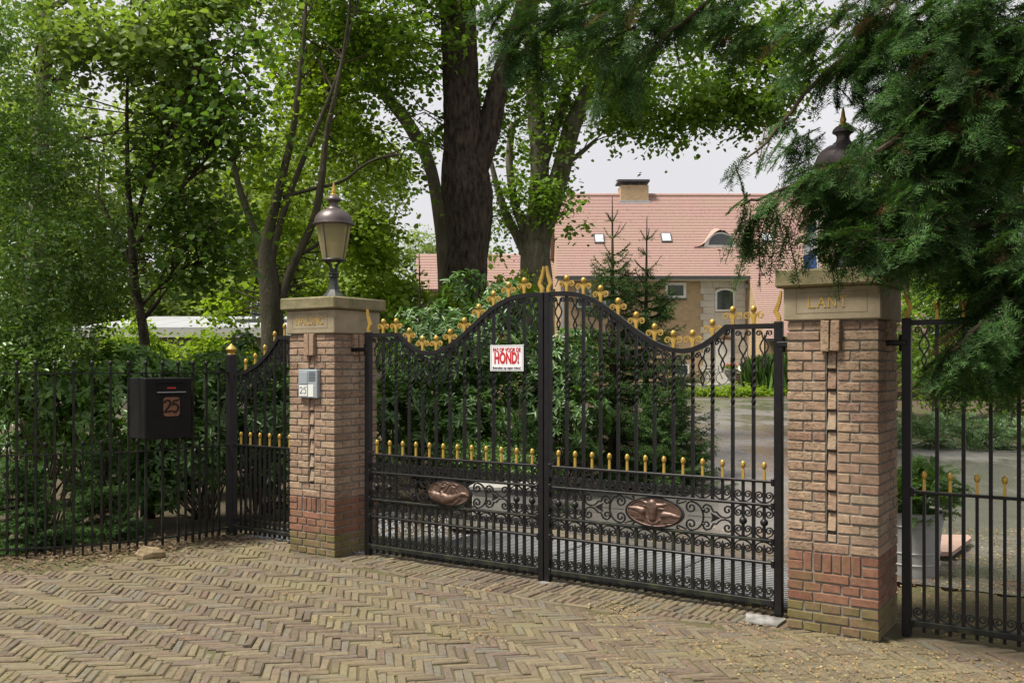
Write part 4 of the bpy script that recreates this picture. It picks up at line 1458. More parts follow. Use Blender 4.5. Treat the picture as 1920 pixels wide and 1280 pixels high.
for x0, x1 in ((300, 345), (390, 416), (418, 452), (560, 620)):
    mb = MB(); mb.box(HX(x0, YG), HX(x1, YG), YG + .32, YG + .41, HZ(684, YG), HZ(648, YG)); w_ = mb.build("window", M['white'], gar, loc=off)
    mb = MB(); mb.box(HX(x0 + 4, YG), HX(x1 - 4, YG), YG + .28, YG + .315, HZ(681, YG), HZ(652, YG)); mb.build("pane", M['glass_dark'], w_)
mb = MB(); mb.box(HX(448, 27), HX(540, 27), 26.6, 27.6, HZ(604, 27) - .3, HZ(599, 27)); mb.build("roof_box", M['gutter'], gar, loc=off)
for x in (476, 488):
    mb = MB(); mb.lathe([(.0, -.35), (.06, -.35), (.06, 0), (.09, .02), (.11, .1), (.11, .16), (.06, .2), (.06, .26), (.14, .28), (.15, .36), (.08, .44), (0, .46)], 12, (HX(x, 27.2), 27.2, HZ(592, 27.2)))
    mb.build("roof_vent", M['pole'], gar, True, loc=off)

# banner flag by the house
fl_ = thing("banner_flag", "tall white and blue banner flag on pole seen over the LANT pillar", "flag", at(1533, 735, 32))
fl_.location.z = 0
M['flag_w'] = mat("white_banner", (0.6, 0.62, 0.68), None, 0.8, 0, 3); M['flag_b'] = mat("blue_banner", (0.03, 0.07, 0.26), None, 0.8, 0, 3)
mb = MB(); mb.tube([(0, 0, 0), (0, 0, 7)], .05, 8); mb.build("pole", M['white'], fl_)
def banner(z0, z1, m, wid=.36):
    vs = []; n = 10
    for k in range(n + 1):
        z = z0 + (z1 - z0) * k / n
        for x in (0, 1): vs.append((-.05 - wid * x * (1 - .12 * math.sin(z * 3)), .06 * math.sin(z * 2.3 + x * 2), z - .12 * x))
    mb = MB(); mb.add(vs, [(2 * k, 2 * k + 1, 2 * k + 3, 2 * k + 2) for k in range(n)])
    b = mb.build("banner", m, fl_)
    sm = b.modifiers.new("thick", 'SOLIDIFY'); sm.thickness = .004
banner(5.55, 6.3, M['flag_w']); banner(5.0, 5.54, M['flag_b'], .40); banner(6.31, 6.6, M['flag_b'])

# ------------------------------------------------------------------ things near the house door
def urn(label, x, Yu, zb, h, flower):
    t = thing("flower_urn", label, "urn", (HX(x, Yu), Yu, zb), 0, "flower urns beside the house door")
    mb = MB(); mb.lathe([(.0, 0), (.30, 0), (.30, .08), (.16, .14), (.12, .28), (.16, .36), (.34, .55), (.36, .80), (.44, .86), (.44, .92), (.3, .92), (.28, .8), (0, .8)], 18)
    o = mb.build("pot", M['grey_stone'], t, True); o.scale = (h,) * 3
    P = np.array([(random.gauss(0, .2) * h, random.gauss(0, .2) * h, .92 * h + abs(random.gauss(.08, .08)) * h) for _ in range(220)])
    leaves_obj("leaves", P, .12, .6, M['leaf_lime'], t)
    P = np.array([(random.gauss(0, .2) * h, random.gauss(0, .2) * h, 1.12 * h + abs(random.gauss(.05, .05)) * h) for _ in range(60)])
    leaves_obj("blossoms", P, .10, .9, flower, t)
    return t


# ------------------------------------------------------------------ vegetation tools
def unit(a):
    return a / np.maximum(np.linalg.norm(a, axis=1, keepdims=True), 1e-9)

LEAF6 = (np.array([(0, 0, 0), (.28, .5, .10), (.68, .42, .09), (1, 0, -.06), (.68, -.42, .09), (.28, -.5, .10)]), np.array([(0, 1, 2, 3), (0, 3, 4, 5)]))
LEAF4 = (np.array([(0, 0, 0), (.45, .5, .08), (1, 0, 0), (.45, -.5, .08)]), np.array([(0, 1, 2, 3)]))


def leaf_arrays(P, D, Nn, L_, wr, tpl):
    D = unit(D)
    S = unit(np.cross(Nn, D))
    Nn = np.cross(D, S)
    T, Fq = tpl
    L_ = np.broadcast_to(L_, (len(P),))
    V = (P[:, None, :] + L_[:, None, None] * (T[None, :, 0, None] * D[:, None, :] + wr * T[None, :, 1, None] * S[:, None, :] + T[None, :, 2, None] * Nn[:, None, :]))
    k = len(T)
    F = (Fq[None] + (np.arange(len(P)) * k)[:, None, None]).reshape(-1, 4)
    return V.reshape(-1, 3), F


def leaves_obj(name, P, L_, wr, m, parent, droop=.3, tpl=LEAF6, kind=None):
    n = len(P)
    D = RNG.normal(size=(n, 3)) * (1, 1, .35) + (0, 0, -droop)
    Nn = RNG.normal(size=(n, 3)) * .45 + (0, 0, 1)
    V, F = leaf_arrays(np.asarray(P), D, Nn, L_ * RNG.uniform(.65, 1.2, n), wr, tpl)
    o = bpy.data.objects.new(name, np_mesh(name, V, F, m))
    link(o, parent)
    if kind: o["kind"] = kind
    return o


def blob_points(blobs, gap=0.0, gscale=0.8, shell=0.5):
    """sample points in ellipsoids (centre, radii, count); gap > 0 opens holes by a noise field"""
    out = []
    for c, r, n in blobs:
        c = np.array(c); r = np.array(r)
        m = int(n * (1.8 if gap > 0 else 1))
        u = unit(RNG.normal(size=(m, 3)))
        rad = RNG.uniform(0, 1, m) ** shell
        p = c + u * rad[:, None] * r
        if gap > 0:
            keep = [mnoise.noise((q * gscale).tolist()) > gap - .5 for q in p]
            p = p[np.array(keep, dtype=bool)]
        out.append(p[:n])
    return np.concatenate(out)


def spray_leaves(C, per, rad, size, wr, flat=.35, droop=.35, tilt=.4, tpl=LEAF6):
    """leaf sprays: each cluster is a few drooping twigs with leaves set alternately left and right"""
    n = len(C)
    k = 3 if per < 16 else 4
    lp = max(3, per // k)
    d = unit(RNG.normal(size=(n, k, 3)).reshape(-1, 3) * (1, 1, .35 + flat * .5) + (0, 0, -.12)).reshape(n, k, 3)
    up = unit(RNG.normal(size=(n * k, 3)) * tilt + (0, 0, 1)).reshape(n, k, 3)
    side = unit(np.cross(d.reshape(-1, 3), up.reshape(-1, 3))).reshape(n, k, 3)
    t = ((np.arange(lp) + .5) / lp)[None, None, :, None] + RNG.normal(size=(n, k, lp, 1)) * .06
    ln = rad * 1.75 * RNG.uniform(.55, 1.15, (n, k, 1, 1))
    P = C[:, None, None, :] + d[:, :, None, :] * ln * t + np.array((0, 0, -1.0)) * ln * .3 * t * t + RNG.normal(size=(n, k, lp, 3)) * rad * .10
    sg = np.where(np.arange(lp) % 2 == 0, 1.0, -1.0)[None, None, :, None] * np.ones((n, k, lp, 1))
    D = d[:, :, None, :] * .6 + side[:, :, None, :] * sg + np.array((0, 0, -droop)) + RNG.normal(size=P.shape) * .28
    Nn = up[:, :, None, :] + RNG.normal(size=P.shape) * .32
    P, D, Nn = P.reshape(-1, 3), D.reshape(-1, 3), Nn.reshape(-1, 3)
    sz = size * RNG.uniform(.5, 1.2, len(P)) * np.repeat(RNG.uniform(.75, 1.2, n), k * lp)
    return leaf_arrays(P, D, Nn, sz, wr, tpl)


def limb_pts(limb, Z, k=1.0):
    pts = []
    for i, q_ in enumerate(limb):
        x, y, r = q_[:3]
        dz = q_[3] if len(q_) > 3 else 0
        p = at(x, y, Z + dz)
        pts.append((p, r * k / FPX * Z))
    # smooth with catmull-rom
    out = []
    for i in range(len(pts) - 1):
        p0, p1, p2, p3 = pts[max(i - 1, 0)][0], pts[i][0], pts[i + 1][0], pts[min(i + 2, len(pts) - 1)][0]
        for k in range(5):
            t = k / 5
            p = 0.5 * ((2 * p1) + (p2 - p0) * t + (2 * p0 - 5 * p1 + 4 * p2 - p3) * t * t + (3 * p1 - p0 - 3 * p2 + p3) * t ** 3)
            out.append((p, pts[i][1] + (pts[i + 1][1] - pts[i][1]) * t))
    out.append(pts[-1])
    return out


def trunk_mesh(mb, pr, n=14, rough=.06, ridge=0.0):
    pts = [p for p, r in pr]; rs = [r for p, r in pr]
    b = len(mb.v)
    mb.tube(pts, rs, n)
    for i in range(b, len(mb.v)):
        v = Vector(mb.v[i]); k = (i - b) // n
        if k < len(pts):
            d = v - pts[k]
            f = 1 + rough * 2 * mnoise.noise((v.x * 3.2, v.y * 3.2, v.z * .8)) + rough * mnoise.noise((v.x * 9, v.y * 9, v.z * 2.0))
            if ridge:
                ag = math.atan2(d.y, d.x)
                f += ridge * (abs(mnoise.noise((math.cos(ag) * 6, math.sin(ag) * 6, v.z * 1.1))) - .15)
            mb.v[i] = tuple(pts[k] + d * f)


def tree(name, label, Z, trunk, limbs, blobs, leaf, bark, gap=.35, per=16, rad=.28, twigs=90, wr=.85, tpl=LEAF6, gscale=.9, droop=.35, flat=.35, group=None, cat="tree", shell=.5, twig_r=.012, rough=.06, ridge=0.0, limb_k=1.0):
    """trunk and limbs as pixel polylines at depth Z; blobs (x, y, Z, rx, ry in px, rz in m, count)"""
    size, lm = leaf
    tp = limb_pts(trunk, Z)
    base = tp[0][0].copy(); base.z = 0
    root = thing(name, label, cat, base, 0, group)
    mb = MB(); trunk_mesh(mb, [(p - base, r) for p, r in ([(Vector((base.x, base.y, -.1)), tp[0][1] * 1.25)] + tp)], 56 if ridge else 18, rough, ridge)
    mb.build("trunk", bark, root, 'all')
    skel = [p for p, r in tp[len(tp) // 3:]]
    for lb in limbs:
        lp = limb_pts(lb, Z, limb_k)
        mb = MB(); trunk_mesh(mb, [(p - base, r) for p, r in lp], 12, rough * .6)
        mb.build("limb", bark, root, 'all')
        skel += [p for p, r in lp]
    bl = []
    for x, y, zz, rx, ry, rz, n in blobs:
        bl.append((at(x, y, zz), (rx / FPX * zz, rz, ry / FPX * zz), n))
    C = blob_points(bl, gap, gscale, shell)
    V, F = spray_leaves(C - np.array(base), per, rad, size, wr, flat, droop, tpl=tpl)
    o = bpy.data.objects.new("crown", np_mesh("crown", V, F, lm)); link(o, root)
    if twigs and len(C):
        sk = np.array([tuple(p) for p in skel])
        mb = MB()
        idx = RNG.choice(len(C), min(twigs, len(C)), replace=False)
        for i in idx:
            c = C[i]
            d = np.linalg.norm(sk - c, axis=1) + np.maximum(sk[:, 2] - c[2], 0) * .6
            near = np.argsort(d)[:9]
            a = Vector(sk[near[random.randrange(len(near))]]); b_ = Vector(c)
            ll = (b_ - a).length
            if ll > 2.6: continue
            w_ = .09 * ll
            m1 = a.lerp(b_, .33) + Vector((random.gauss(0, w_), random.gauss(0, w_), .12 * ll + random.gauss(0, w_)))
            m2 = a.lerp(b_, .68) + Vector((random.gauss(0, w_), random.gauss(0, w_), .10 * ll + random.gauss(0, w_)))
            tr_ = twig_r * min(1.0, .35 + ll * .4)
            mb.tube([a - base, m1 - base, m2 - base, b_ - base], [tr_ * 1.3, tr_, tr_ * .65, tr_ * .25], 5, False)
        tag(mb.build("branches", M['bark_twig'], root), kind='stuff')
    return root


def bush(name, label, blobs, size, wr, m, cat="shrub", group=None, style='rosette', per=9, gap=.2, gscale=1.6, stems=8, shell=.33, base=None, tpl=LEAF6, rad=.16):
    bl = []
    for x, y, zz, rx, ry, rz, n in blobs:
        bl.append((at(x, y, zz), (rx / FPX * zz, rz, ry / FPX * zz), n))
    C = blob_points(bl, gap, gscale, shell)
    C = C[C[:, 2] > .02]
    if base is None:
        c0 = bl[0][0]; base = Vector((c0.x, c0.y, 0))
    root = thing(name, label, cat, base, 0, group)
    cen = np.array([tuple(b[0]) for b in bl]); 
    if style == 'rosette':
        d = np.linalg.norm(C[:, None, :] - cen[None], axis=2)
        ax = unit(unit(C - cen[np.argmin(d, 1)]) + np.array((0, -.25, .55)) + RNG.normal(size=C.shape) * .3)
        n = len(C)
        u = unit(np.cross(ax, RNG.normal(size=C.shape))); w = np.cross(ax, u)
        a = (np.arange(per)[None, :] * 2 * math.pi / per + RNG.uniform(0, 6, (n, 1)) + RNG.normal(size=(n, per)) * .15)
        tiltv = RNG.uniform(-.15, .45, (n, per, 1))
        D = (np.cos(a)[..., None] * u[:, None] + np.sin(a)[..., None] * w[:, None]) + tiltv * ax[:, None] + np.array((0, 0, -.12))
        P = np.repeat(C, per, 0) + (RNG.normal(size=(n * per, 3)) * .008)
        Nn = np.repeat(ax, per, 0) + RNG.normal(size=(n * per, 3)) * .15
        V, F = leaf_arrays(P - np.array(base), D.reshape(-1, 3), Nn, size * RNG.uniform(.6, 1.15, n * per), wr, tpl)
    else:
        V, F = spray_leaves(C - np.array(base), per, rad, size, wr, .6, .2, .7, tpl)
    o = bpy.data.objects.new("foliage", np_mesh("foliage", V, F, m)); link(o, root)
    mb = MB()
    idx = RNG.choice(len(C), min(stems * 3, len(C)), replace=False)
    for i in idx:
        b_ = Vector(C[i]) - base
        if b_.z > 1.6 and random.random() < .7: continue
        a = Vector((b_.x * .25 + random.gauss(0, .05), b_.y * .25 + random.gauss(0, .05), 0))
        w_ = .05 + .05 * b_.z
        mb.tube([a, a.lerp(b_, .35) + Vector((random.gauss(0, w_), random.gauss(0, w_), .0)), a.lerp(b_, .7) + Vector((random.gauss(0, w_), random.gauss(0, w_), .05)), b_], [.012, .009, .006, .003], 5, False)
    tag(mb.build("stems", M['bark_twig'], root), kind='stuff')
    return root


def needle_tris(A, B, per, ln, wd, spread=1.0, flatn=None):
    """needles along segments A->B: returns vertices and triangle faces"""
    n = len(A)
    t = (np.arange(per)[None, :, None] + RNG.uniform(0, 1, (n, per, 1))) / per
    P = (A[:, None] + (B - A)[:, None] * t).reshape(-1, 3)
    ax = np.repeat(unit(B - A), per, 0)
    if flatn is None:
        rnd = RNG.normal(size=P.shape)
    else:
        fn = np.repeat(flatn, per, 0)
        sgn_ = np.where(np.arange(len(P)) % 2 == 0, 1.0, -1.0)[:, None]
        rnd = np.cross(ax, fn) * sgn_ + fn * RNG.normal(size=(len(P), 1)) * .25
    s_ = unit(rnd - (rnd * ax).sum(1, keepdims=True) * ax)
    D = unit(s_ * spread + ax * .65)
    L_ = ln * RNG.uniform(.7, 1.15, (len(P), 1))
    W = unit(np.cross(D, RNG.normal(size=P.shape) * .35 + (np.array((0, 0, 1)) if flatn is None else np.repeat(flatn, per, 0)))) * wd / 2
    V = np.stack([P - W * .8, P + W * .8, P + D * L_], 1).reshape(-1, 3)
    F = np.arange(len(V)).reshape(-1, 3)
    return V, F


def spruce(name, label, base, h, r, whorls, per_whorl, dens=1.0, bare=0.22, group=None, m=None, ln=.028, wd=.006, cat="conifer"):
    base = Vector(base)
    root = thing(name, label, cat, base, 0, group)
    mb = MB()
    mb.tube([(0, 0, -.05), (random.gauss(0, .02), random.gauss(0, .02), h * .5), (0, 0, h)], [.05 * h / 3, .03 * h / 3, .005], 8)
    mb.build("trunk", M['bark_twig'], root, True)
    SA, SB, br = [], [], MB()
    for i in range(whorls):
        f = i / (whorls - 1)
        z = h * (.04 + .90 * f ** .95)
        g = max(0.0, 1 - z / h)
        rr = r * g ** .98 + .03
        if f > .82 and i % 2: continue
        for k in range(per_whorl if f < .78 else 3):
            a = random.uniform(0, 6.283)
            L_ = rr * random.uniform(.65, 1.1)
            d = Vector((math.cos(a), math.sin(a), 0))
            up = -.10 + 1.0 * f ** 2.2 + random.gauss(0, .1)
            pts = [Vector((0, 0, z)) + d * (L_ * t) + Vector((0, 0, L_ * (up * t - .10 * math.sin(t * 3.1) + .12 * t * t))) for t in (0, .25, .5, .75, 1)]
            br.tube(pts, [.010, .008, .006, .004, .002], 4, False)
            side = Vector((-d.y, d.x, 0))
            for a_, b_ in zip(pts[1:], pts[2:]):
                SA.append(a_); SB.append(b_)
            nt_ = int(3 + 13 * L_ / max(r, .3)) if f < .80 else int(1 + 5 * L_ / max(r, .3))
            for j in range(nt_):
                t = .2 + .8 * j / nt_
                q_ = pts[min(int(t * 4), 3)].lerp(pts[min(int(t * 4) + 1, 4)], (t * 4) % 1)
                for sg in (-1, 1):
                    tl = L_ * (1.05 - t) * .55 * random.uniform(.6, 1.1) + .05
                    e = q_ + (side * sg * .8 + d * .6).normalized() * tl + Vector((0, 0, -tl * random.uniform(-.1, .45)))
                    SA.append(q_); SB.append(e)
                    if tl > .16:
                        for u in (.4, .7):
                            m_ = q_.lerp(e, u)
                            SA.append(m_); SB.append(m_ + (d * random.uniform(.3, 1) - side * sg * random.uniform(-.4, .6)).normalized() * tl * .4 + Vector((0, 0, -.02)))
    # leader shoots
    SA.append(Vector((0, 0, h * (1 - bare * .5)))); SB.append(Vector((0, 0, h)))
    tag(br.build("branches", M['bark_twig'], root), kind='stuff')
    A = np.array([tuple(v) for v in SA]); B = np.array([tuple(v) for v in SB])
    V, F = needle_tris(A, B, int(17 * dens), ln * 1.05, wd * 1.35)
    o = bpy.data.objects.new("needles", np_mesh("needles", V, F, m or M['leaf_spruce'])); link(o, root)
    return root


def yew_sprays(C, D, ln, m_per=14):
    """flat feathery sprays hung at C in direction D; returns needle segments with their flat normals and stem ends"""
    n = len(C)
    D = unit(D)
    up = unit(np.array((0, 0, 1.0)) + RNG.normal(size=(n, 3)) * .45)
    S = unit(np.cross(D, up)); Nn = np.cross(S, D)
    A, B, FN = [], [], []
    ln = ln * RNG.uniform(.65, 1.2, (n, 1))
    curve = np.array((0, 0, -1.0))
    def pt(t):
        return C + D * ln * t + curve * ln * .28 * t * t
    ks = np.linspace(0, 1, 4)
    for a, b in zip(ks, ks[1:]):
        A.append(pt(a)); B.append(pt(b)); FN.append(Nn)
    for j in range(6):
        t = .1 + .75 * j / 6
        for sg in (-1, 1):
            l2 = ln * (.52 * (1 - t) + .16) * RNG.uniform(.6, 1.15, (n, 1))
            dd = unit(D * .75 + S * sg * .75 + curve * .22 + RNG.normal(size=(n, 3)) * .12)
            a = pt(t + (.05 if sg > 0 else 0))
            A.append(a); B.append(a + dd * l2 * .98 + curve * l2 * .12); FN.append(Nn)
    return np.concatenate(A), np.concatenate(B), np.concatenate(FN)


# ------------------------------------------------------------------ big trees
T1 = tree("lime_tree", "big dark trunked lime tree in front of the lower wing", 16,
     [(872, 800, 48), (870, 640, 41), (873, 560, 38), (877, 480, 37), (880, 420, 42), (875, 360, 47), (870, 310, 40), (866, 220, 34), (862, 100, 32), (859, 0, 31), (858, -250, 30), (856, -600, 22)],
     [[(890, 320, 24), (915, 250, 22), (930, 180, 20), (950, 110, 17), (985, 0, 15), (1030, -160, 11)], [(858, -60, 20), (780, -200, 15), (660, -380, 9)], [(858, -120, 20), (960, -300, 14), (1120, -420, 8)],
      [(858, 40, 14), (800, -60, 11, -1), (720, -140, 8, -2)]],
     [(720, -10, 15, 190, 130, 2.2, 260), (900, -110, 15.5, 300, 120, 2.4, 230), (1120, -40, 16, 260, 130, 2.4, 260), (700, 160, 15.6, 110, 110, 1.2, 130), (790, 260, 16.5, 70, 120, .9, 70), (960, 150, 16.8, 90, 150, .8, 90),
      (930, -480, 16, 420, 260, 3, 150), (1270, 110, 17, 190, 90, 1.8, 280), (1400, 70, 17, 140, 120, 1.6, 220), (1290, 190, 17.2, 170, 42, 1.0, 130), (1450, 150, 17.2, 80, 90, 1.0, 110), (1170, 225, 17.4, 60, 30, .6, 26), (1250, 235, 17.4, 45, 32, .6, 30), (1340, 205, 17.4, 90, 40, .8, 40), (1420, 190, 17.2, 60, 60, .7, 36)],
     (.105, M['leaf_lime']), M['bark_dark'], gap=.48, per=17, rad=.34, twigs=190, rough=.07, ridge=.16)
T2 = tree("leaning_tree", "slender tree leaning left in a curve behind the big dark trunk", 19.5,
     [(842, 700, 13), (836, 560, 13), (828, 440, 12), (815, 350, 12), (796, 285, 12), (760, 225, 12), (705, 155, 12), (650, 95, 11), (608, 30, 10), (580, -60, 9), (540, -200, 6)],
     [[(705, 155, 7), (660, 160, 5), (610, 190, 3)], [(650, 95, 7), (690, 20, 5), (700, -80, 4)]],
     [(560, 20, 19, 130, 120, 1.6, 130), (660, 60, 19.5, 120, 90, 1.4, 120), (740, 110, 20, 90, 90, 1.2, 90), (600, 160, 20, 100, 80, 1.2, 70), (770, 330, 20, 40, 80, .6, 26), (520, -150, 19, 200, 120, 1.6, 80)],
     (.11, M['leaf_lime']), M['bark_mid'], gap=.55, per=14, rad=.32, twigs=70)
T3 = tree("lime_tree", "grey multi stemmed lime tree beside the house gable, right of the big trunk", 21,
     [(1010, 800, 38), (1008, 640, 32), (1007, 560, 30), (1004, 500, 30), (1003, 470, 26), (1003, 440, 14)],
     [[(1004, 540, 24), (1000, 460, 21), (1008, 380, 18), (1012, 300, 17), (1004, 200, 16), (998, 110, 15), (996, 0, 13), (990, -200, 9)], [(1006, 540, 24), (1015, 450, 19), (1035, 380, 18), (1055, 310, 18), (1072, 240, 17), (1105, 165, 13), (1150, 90, 10), (1200, 0, 7)],
      [(988, 480, 11), (968, 440, 9), (948, 400, 8), (932, 350, 6), (920, 300, 4)], [(1012, 330, 10), (1040, 240, 10), (1062, 170, 9), (1080, 60, 8)], [(985, 440, 8), (965, 380, 8), (955, 300, 7), (962, 230, 6)], [(1055, 310, 7), (1085, 290, 5), (1120, 260, 3)]],
     [(960, 330, 21, 60, 120, 1.2, 100), (1060, 370, 20.6, 55, 55, .8, 75), (1085, 250, 21, 60, 110, 1.2, 110), (1000, 120, 21, 120, 120, 1.5, 150), (1120, 120, 21, 120, 100, 1.5, 150), (1180, 190, 21, 90, 70, 1.2, 90), (1080, 410, 20.8, 26, 26, .4, 16), (1250, 160, 22, 160, 70, 1.4, 170), (1050, -130, 21, 280, 110, 2, 120), (930, 440, 21.5, 30, 40, .5, 14)],
     (.115, M['leaf_lime']), M['bark_grey'], gap=.50, per=15, rad=.34, twigs=130)
T4 = tree("maple_tree", "branching tree with bright green leaves behind the NARDINC pillar lantern", 14,
     [(516, 780, 30), (513, 680, 24), (512, 620, 22), (508, 560, 20), (503, 510, 18), (499, 470, 14), (505, 430, 10), (520, 380, 6)],
     [[(505, 540, 17), (492, 470, 14), (474, 425, 11), (448, 350, 9), (430, 270, 7), (405, 180, 5), (380, 60, 3), (360, -120, 1.5)], [(504, 530, 18), (499, 462, 16), (512, 400, 13), (532, 320, 11), (548, 250, 10), (560, 160, 7), (572, 40, 5), (580, -150, 2)], [(506, 540, 16), (510, 480, 12), (528, 410, 9), (560, 320, 8), (598, 230, 6), (640, 120, 4), (680, -40, 1.5)],
      [(518, 600, 13), (540, 520, 12), (572, 450, 11), (592, 400, 11), (604, 330, 10), (612, 250, 8), (630, 170, 6), (650, 60, 4), (668, -120, 2)], [(530, 370, 6), (580, 356, 5), (640, 340, 5), (690, 305, 3.2), (740, 290, 2), (780, 296, .8)], [(556, 480, 6), (590, 462, 5), (620, 440, 4), (660, 430, 3)], [(500, 520, 5), (460, 470, 4), (420, 440, 3)]],
     [(660, 440, 14.6, 85, 95, .9, 190), (700, 500, 14.8, 55, 60, .7, 80), (610, 400, 15, 120, 110, 1.0, 150), (520, 420, 15, 110, 120, 1.0, 120), (560, 260, 14.8, 150, 110, 1.3, 150), (690, 280, 15, 90, 80, 1.0, 90), (480, 160, 14.6, 160, 130, 1.4, 140), (620, 120, 15, 140, 110, 1.3, 120), (540, -40, 14.5, 240, 90, 1.4, 90), (440, 560, 15, 80, 50, .8, 50), (620, 540, 15.2, 90, 40, .6, 60)],
     (.080, M['leaf_bright']), M['bark_mid'], limb_k=.68, gap=.54, per=20, rad=.27, twigs=190, wr=.95)
T5 = tree("linden_sapling", "thin dark stemmed linden with broad leaves in front of the garage", 10.5,
     [(276, 800, 11), (274, 690, 9), (270, 630, 9), (262, 580, 8), (252, 530, 8), (249, 480, 7), (246, 420, 6), (240, 340, 5), (238, 200, 3), (242, 60, 2), (250, -60, .8)],
     [[(266, 600, 5), (285, 580, 4), (300, 560, 3)], [(250, 500, 5), (215, 430, 4), (180, 360, 3)], [(248, 470, 5), (300, 400, 4), (360, 330, 3), (420, 260, 2)], [(248, 440, 4), (280, 330, 4), (330, 220, 3), (380, 120, 2)], [(262, 575, 4), (320, 520, 3), (400, 480, 2)]],
     [(330, 400, 10.3, 150, 70, .5, 66), (420, 260, 10.2, 140, 100, .7, 100), (250, 270, 10.6, 120, 80, .7, 70), (440, 470, 10.4, 90, 50, .4, 36), (250, 500, 10.6, 90, 45, .5, 34), (480, 120, 10.2, 100, 90, .7, 56), (390, 525, 10.6, 80, 35, .4, 30)],
     (.078, M['leaf_dark']), M['bark_dark'], gap=.53, per=19, rad=.23, twigs=150, wr=.95, gscale=1.4)
T6 = tree("linden_tree", "linden whose pale sunlit leafy boughs hang in the upper left corner", 11.5,
     [(60, 800, 20), (62, 600, 18), (70, 400, 16), (80, 200, 14), (90, 0, 12), (95, -200, 9)],
     [[(80, 180, 7), (160, 110, 5), (260, 80, 4), (360, 60, 3)], [(90, 20, 7), (200, -40, 5), (330, -70, 3)]],
     [(270, 90, 10.4, 170, 75, .8, 200), (380, 40, 10.6, 130, 70, .8, 120), (140, 60, 10.8, 140, 90, .9, 120), (300, 190, 10.6, 120, 55, .6, 80), (230, -60, 10.8, 300, 70, 1.0, 90), (460, -40, 10.8, 120, 70, .8, 70)],
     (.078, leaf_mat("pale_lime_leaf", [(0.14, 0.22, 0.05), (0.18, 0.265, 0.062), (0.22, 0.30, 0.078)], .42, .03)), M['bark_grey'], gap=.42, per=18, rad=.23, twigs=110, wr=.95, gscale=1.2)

# far trees closing the view
far_spec = [(40, 34, 13, 520, 0), (190, 38, 12, 420, 1), (330, 42, 14, 520, 2), (470, 46, 12, 430, 0), (610, 44, 13, 420, 1), (735, 72, 13, 330, 2), (650, 34, 5.6, 200, 0), (905, 66, 10.5, 230, 1), (-120, 30, 12, 420, 2),
            (560, 38, 12.5, 430, 0), (400, 36, 12, 420, 1), (1500, 80, 14, 420, 0), (1640, 48, 12, 420, 1), (1760, 30, 10, 420, 2), (1880, 24, 9, 420, 0), (2010, 30, 12, 360, 1), (1420, 42, 8.0, 0, 0)]
far_names = ["far pale green tree beyond the garage roof", "far tree"]
far_lab = ["tall far tree at the left edge behind the holly", "far tree rising left of the linden stem over the garage", "far broad tree over the middle of the garage roof", "far tree behind the maple trunk over the garage",
           "far pale tree seen beside the left lantern", "far pale green tree just left of the leaning stem", "low rounded tree between lantern and lower wing", "far treetop over the lower wing between the two trunks",
           "far tree at the outer left edge behind everything", "far tree seen between the maple branches and left lantern", "far tree seen through the maple left of its trunk", "far tree peeping over the house roof behind the yew", "tree in front of the right end of the house, behind the yew", "dark tree behind the right side gate", "near dark tree at the right edge behind the hedge",
           "tree beyond the right edge behind the hedge", ""]
for i, (x, Zf, h, n, v) in enumerate(far_spec):
    if n == 0: continue
    b = at(x, 700, Zf); b.z = 0
    t = thing("far_tree", far_lab[i], "tree", b, 0, "trees closing the background")
    mb = MB(); mb.tube([(0, 0, -.1), (.1, 0, h * .3), (0, .1, h * .6), (.1, 0, h * .9)], [.24, .2, .13, .04], 8); mb.build("trunk", M['bark_grey'], t, True)
    bl = []
    for k in range(9):
        zz = h * random.uniform(.12, .92)
        rr = h * .26 * (1 - abs(zz / h - .5) * .9)
        a = random.uniform(0, 6.28)
        bl.append(((math.cos(a) * rr * .8, math.sin(a) * rr * .6, zz), (rr * .85, rr * .8, h * .16), int(n / 9 * 3.2)))
    C = blob_points(bl, .28, .6)
    V, F = spray_leaves(C, 13, .55, .24 if Zf > 32 else .17, .75, .4, .3, tpl=LEAF4)
    o = bpy.data.objects.new("crown", np_mesh("crown", V, F, M['leaf_far'] if i not in (13, 14, 15) else M['leaf_lime'])); link(o, t)

# far wood filling the horizon
wb = [((x, 92 + 14 * math.sin(x * .7), random.uniform(1.5, 5)), (6, 5, random.uniform(3.5, 5.5)), 140) for x in np.arange(-70, 75, 5.0)]
wb += [((x, 60 + 6 * math.sin(x), random.uniform(1.5, 4)), (3.5, 4, 4.0), 230) for x in np.arange(-42, -3, 3.2)]
wb += [((x, 58 + 5 * math.sin(x), random.uniform(1.5, 4)), (3.5, 4, 4.0), 200) for x in np.arange(27, 46, 3.2)]
C = blob_points(wb, .2, .4)
V, F = spray_leaves(C, 10, .8, .42, .8, .5, .3, tpl=LEAF4)
o = bpy.data.objects.new("distant_wood", np_mesh("distant_wood", V, F, M['leaf_far'])); link(o)
tag(o, "distant belt of woodland behind the house and garage", "woodland", kind='stuff')

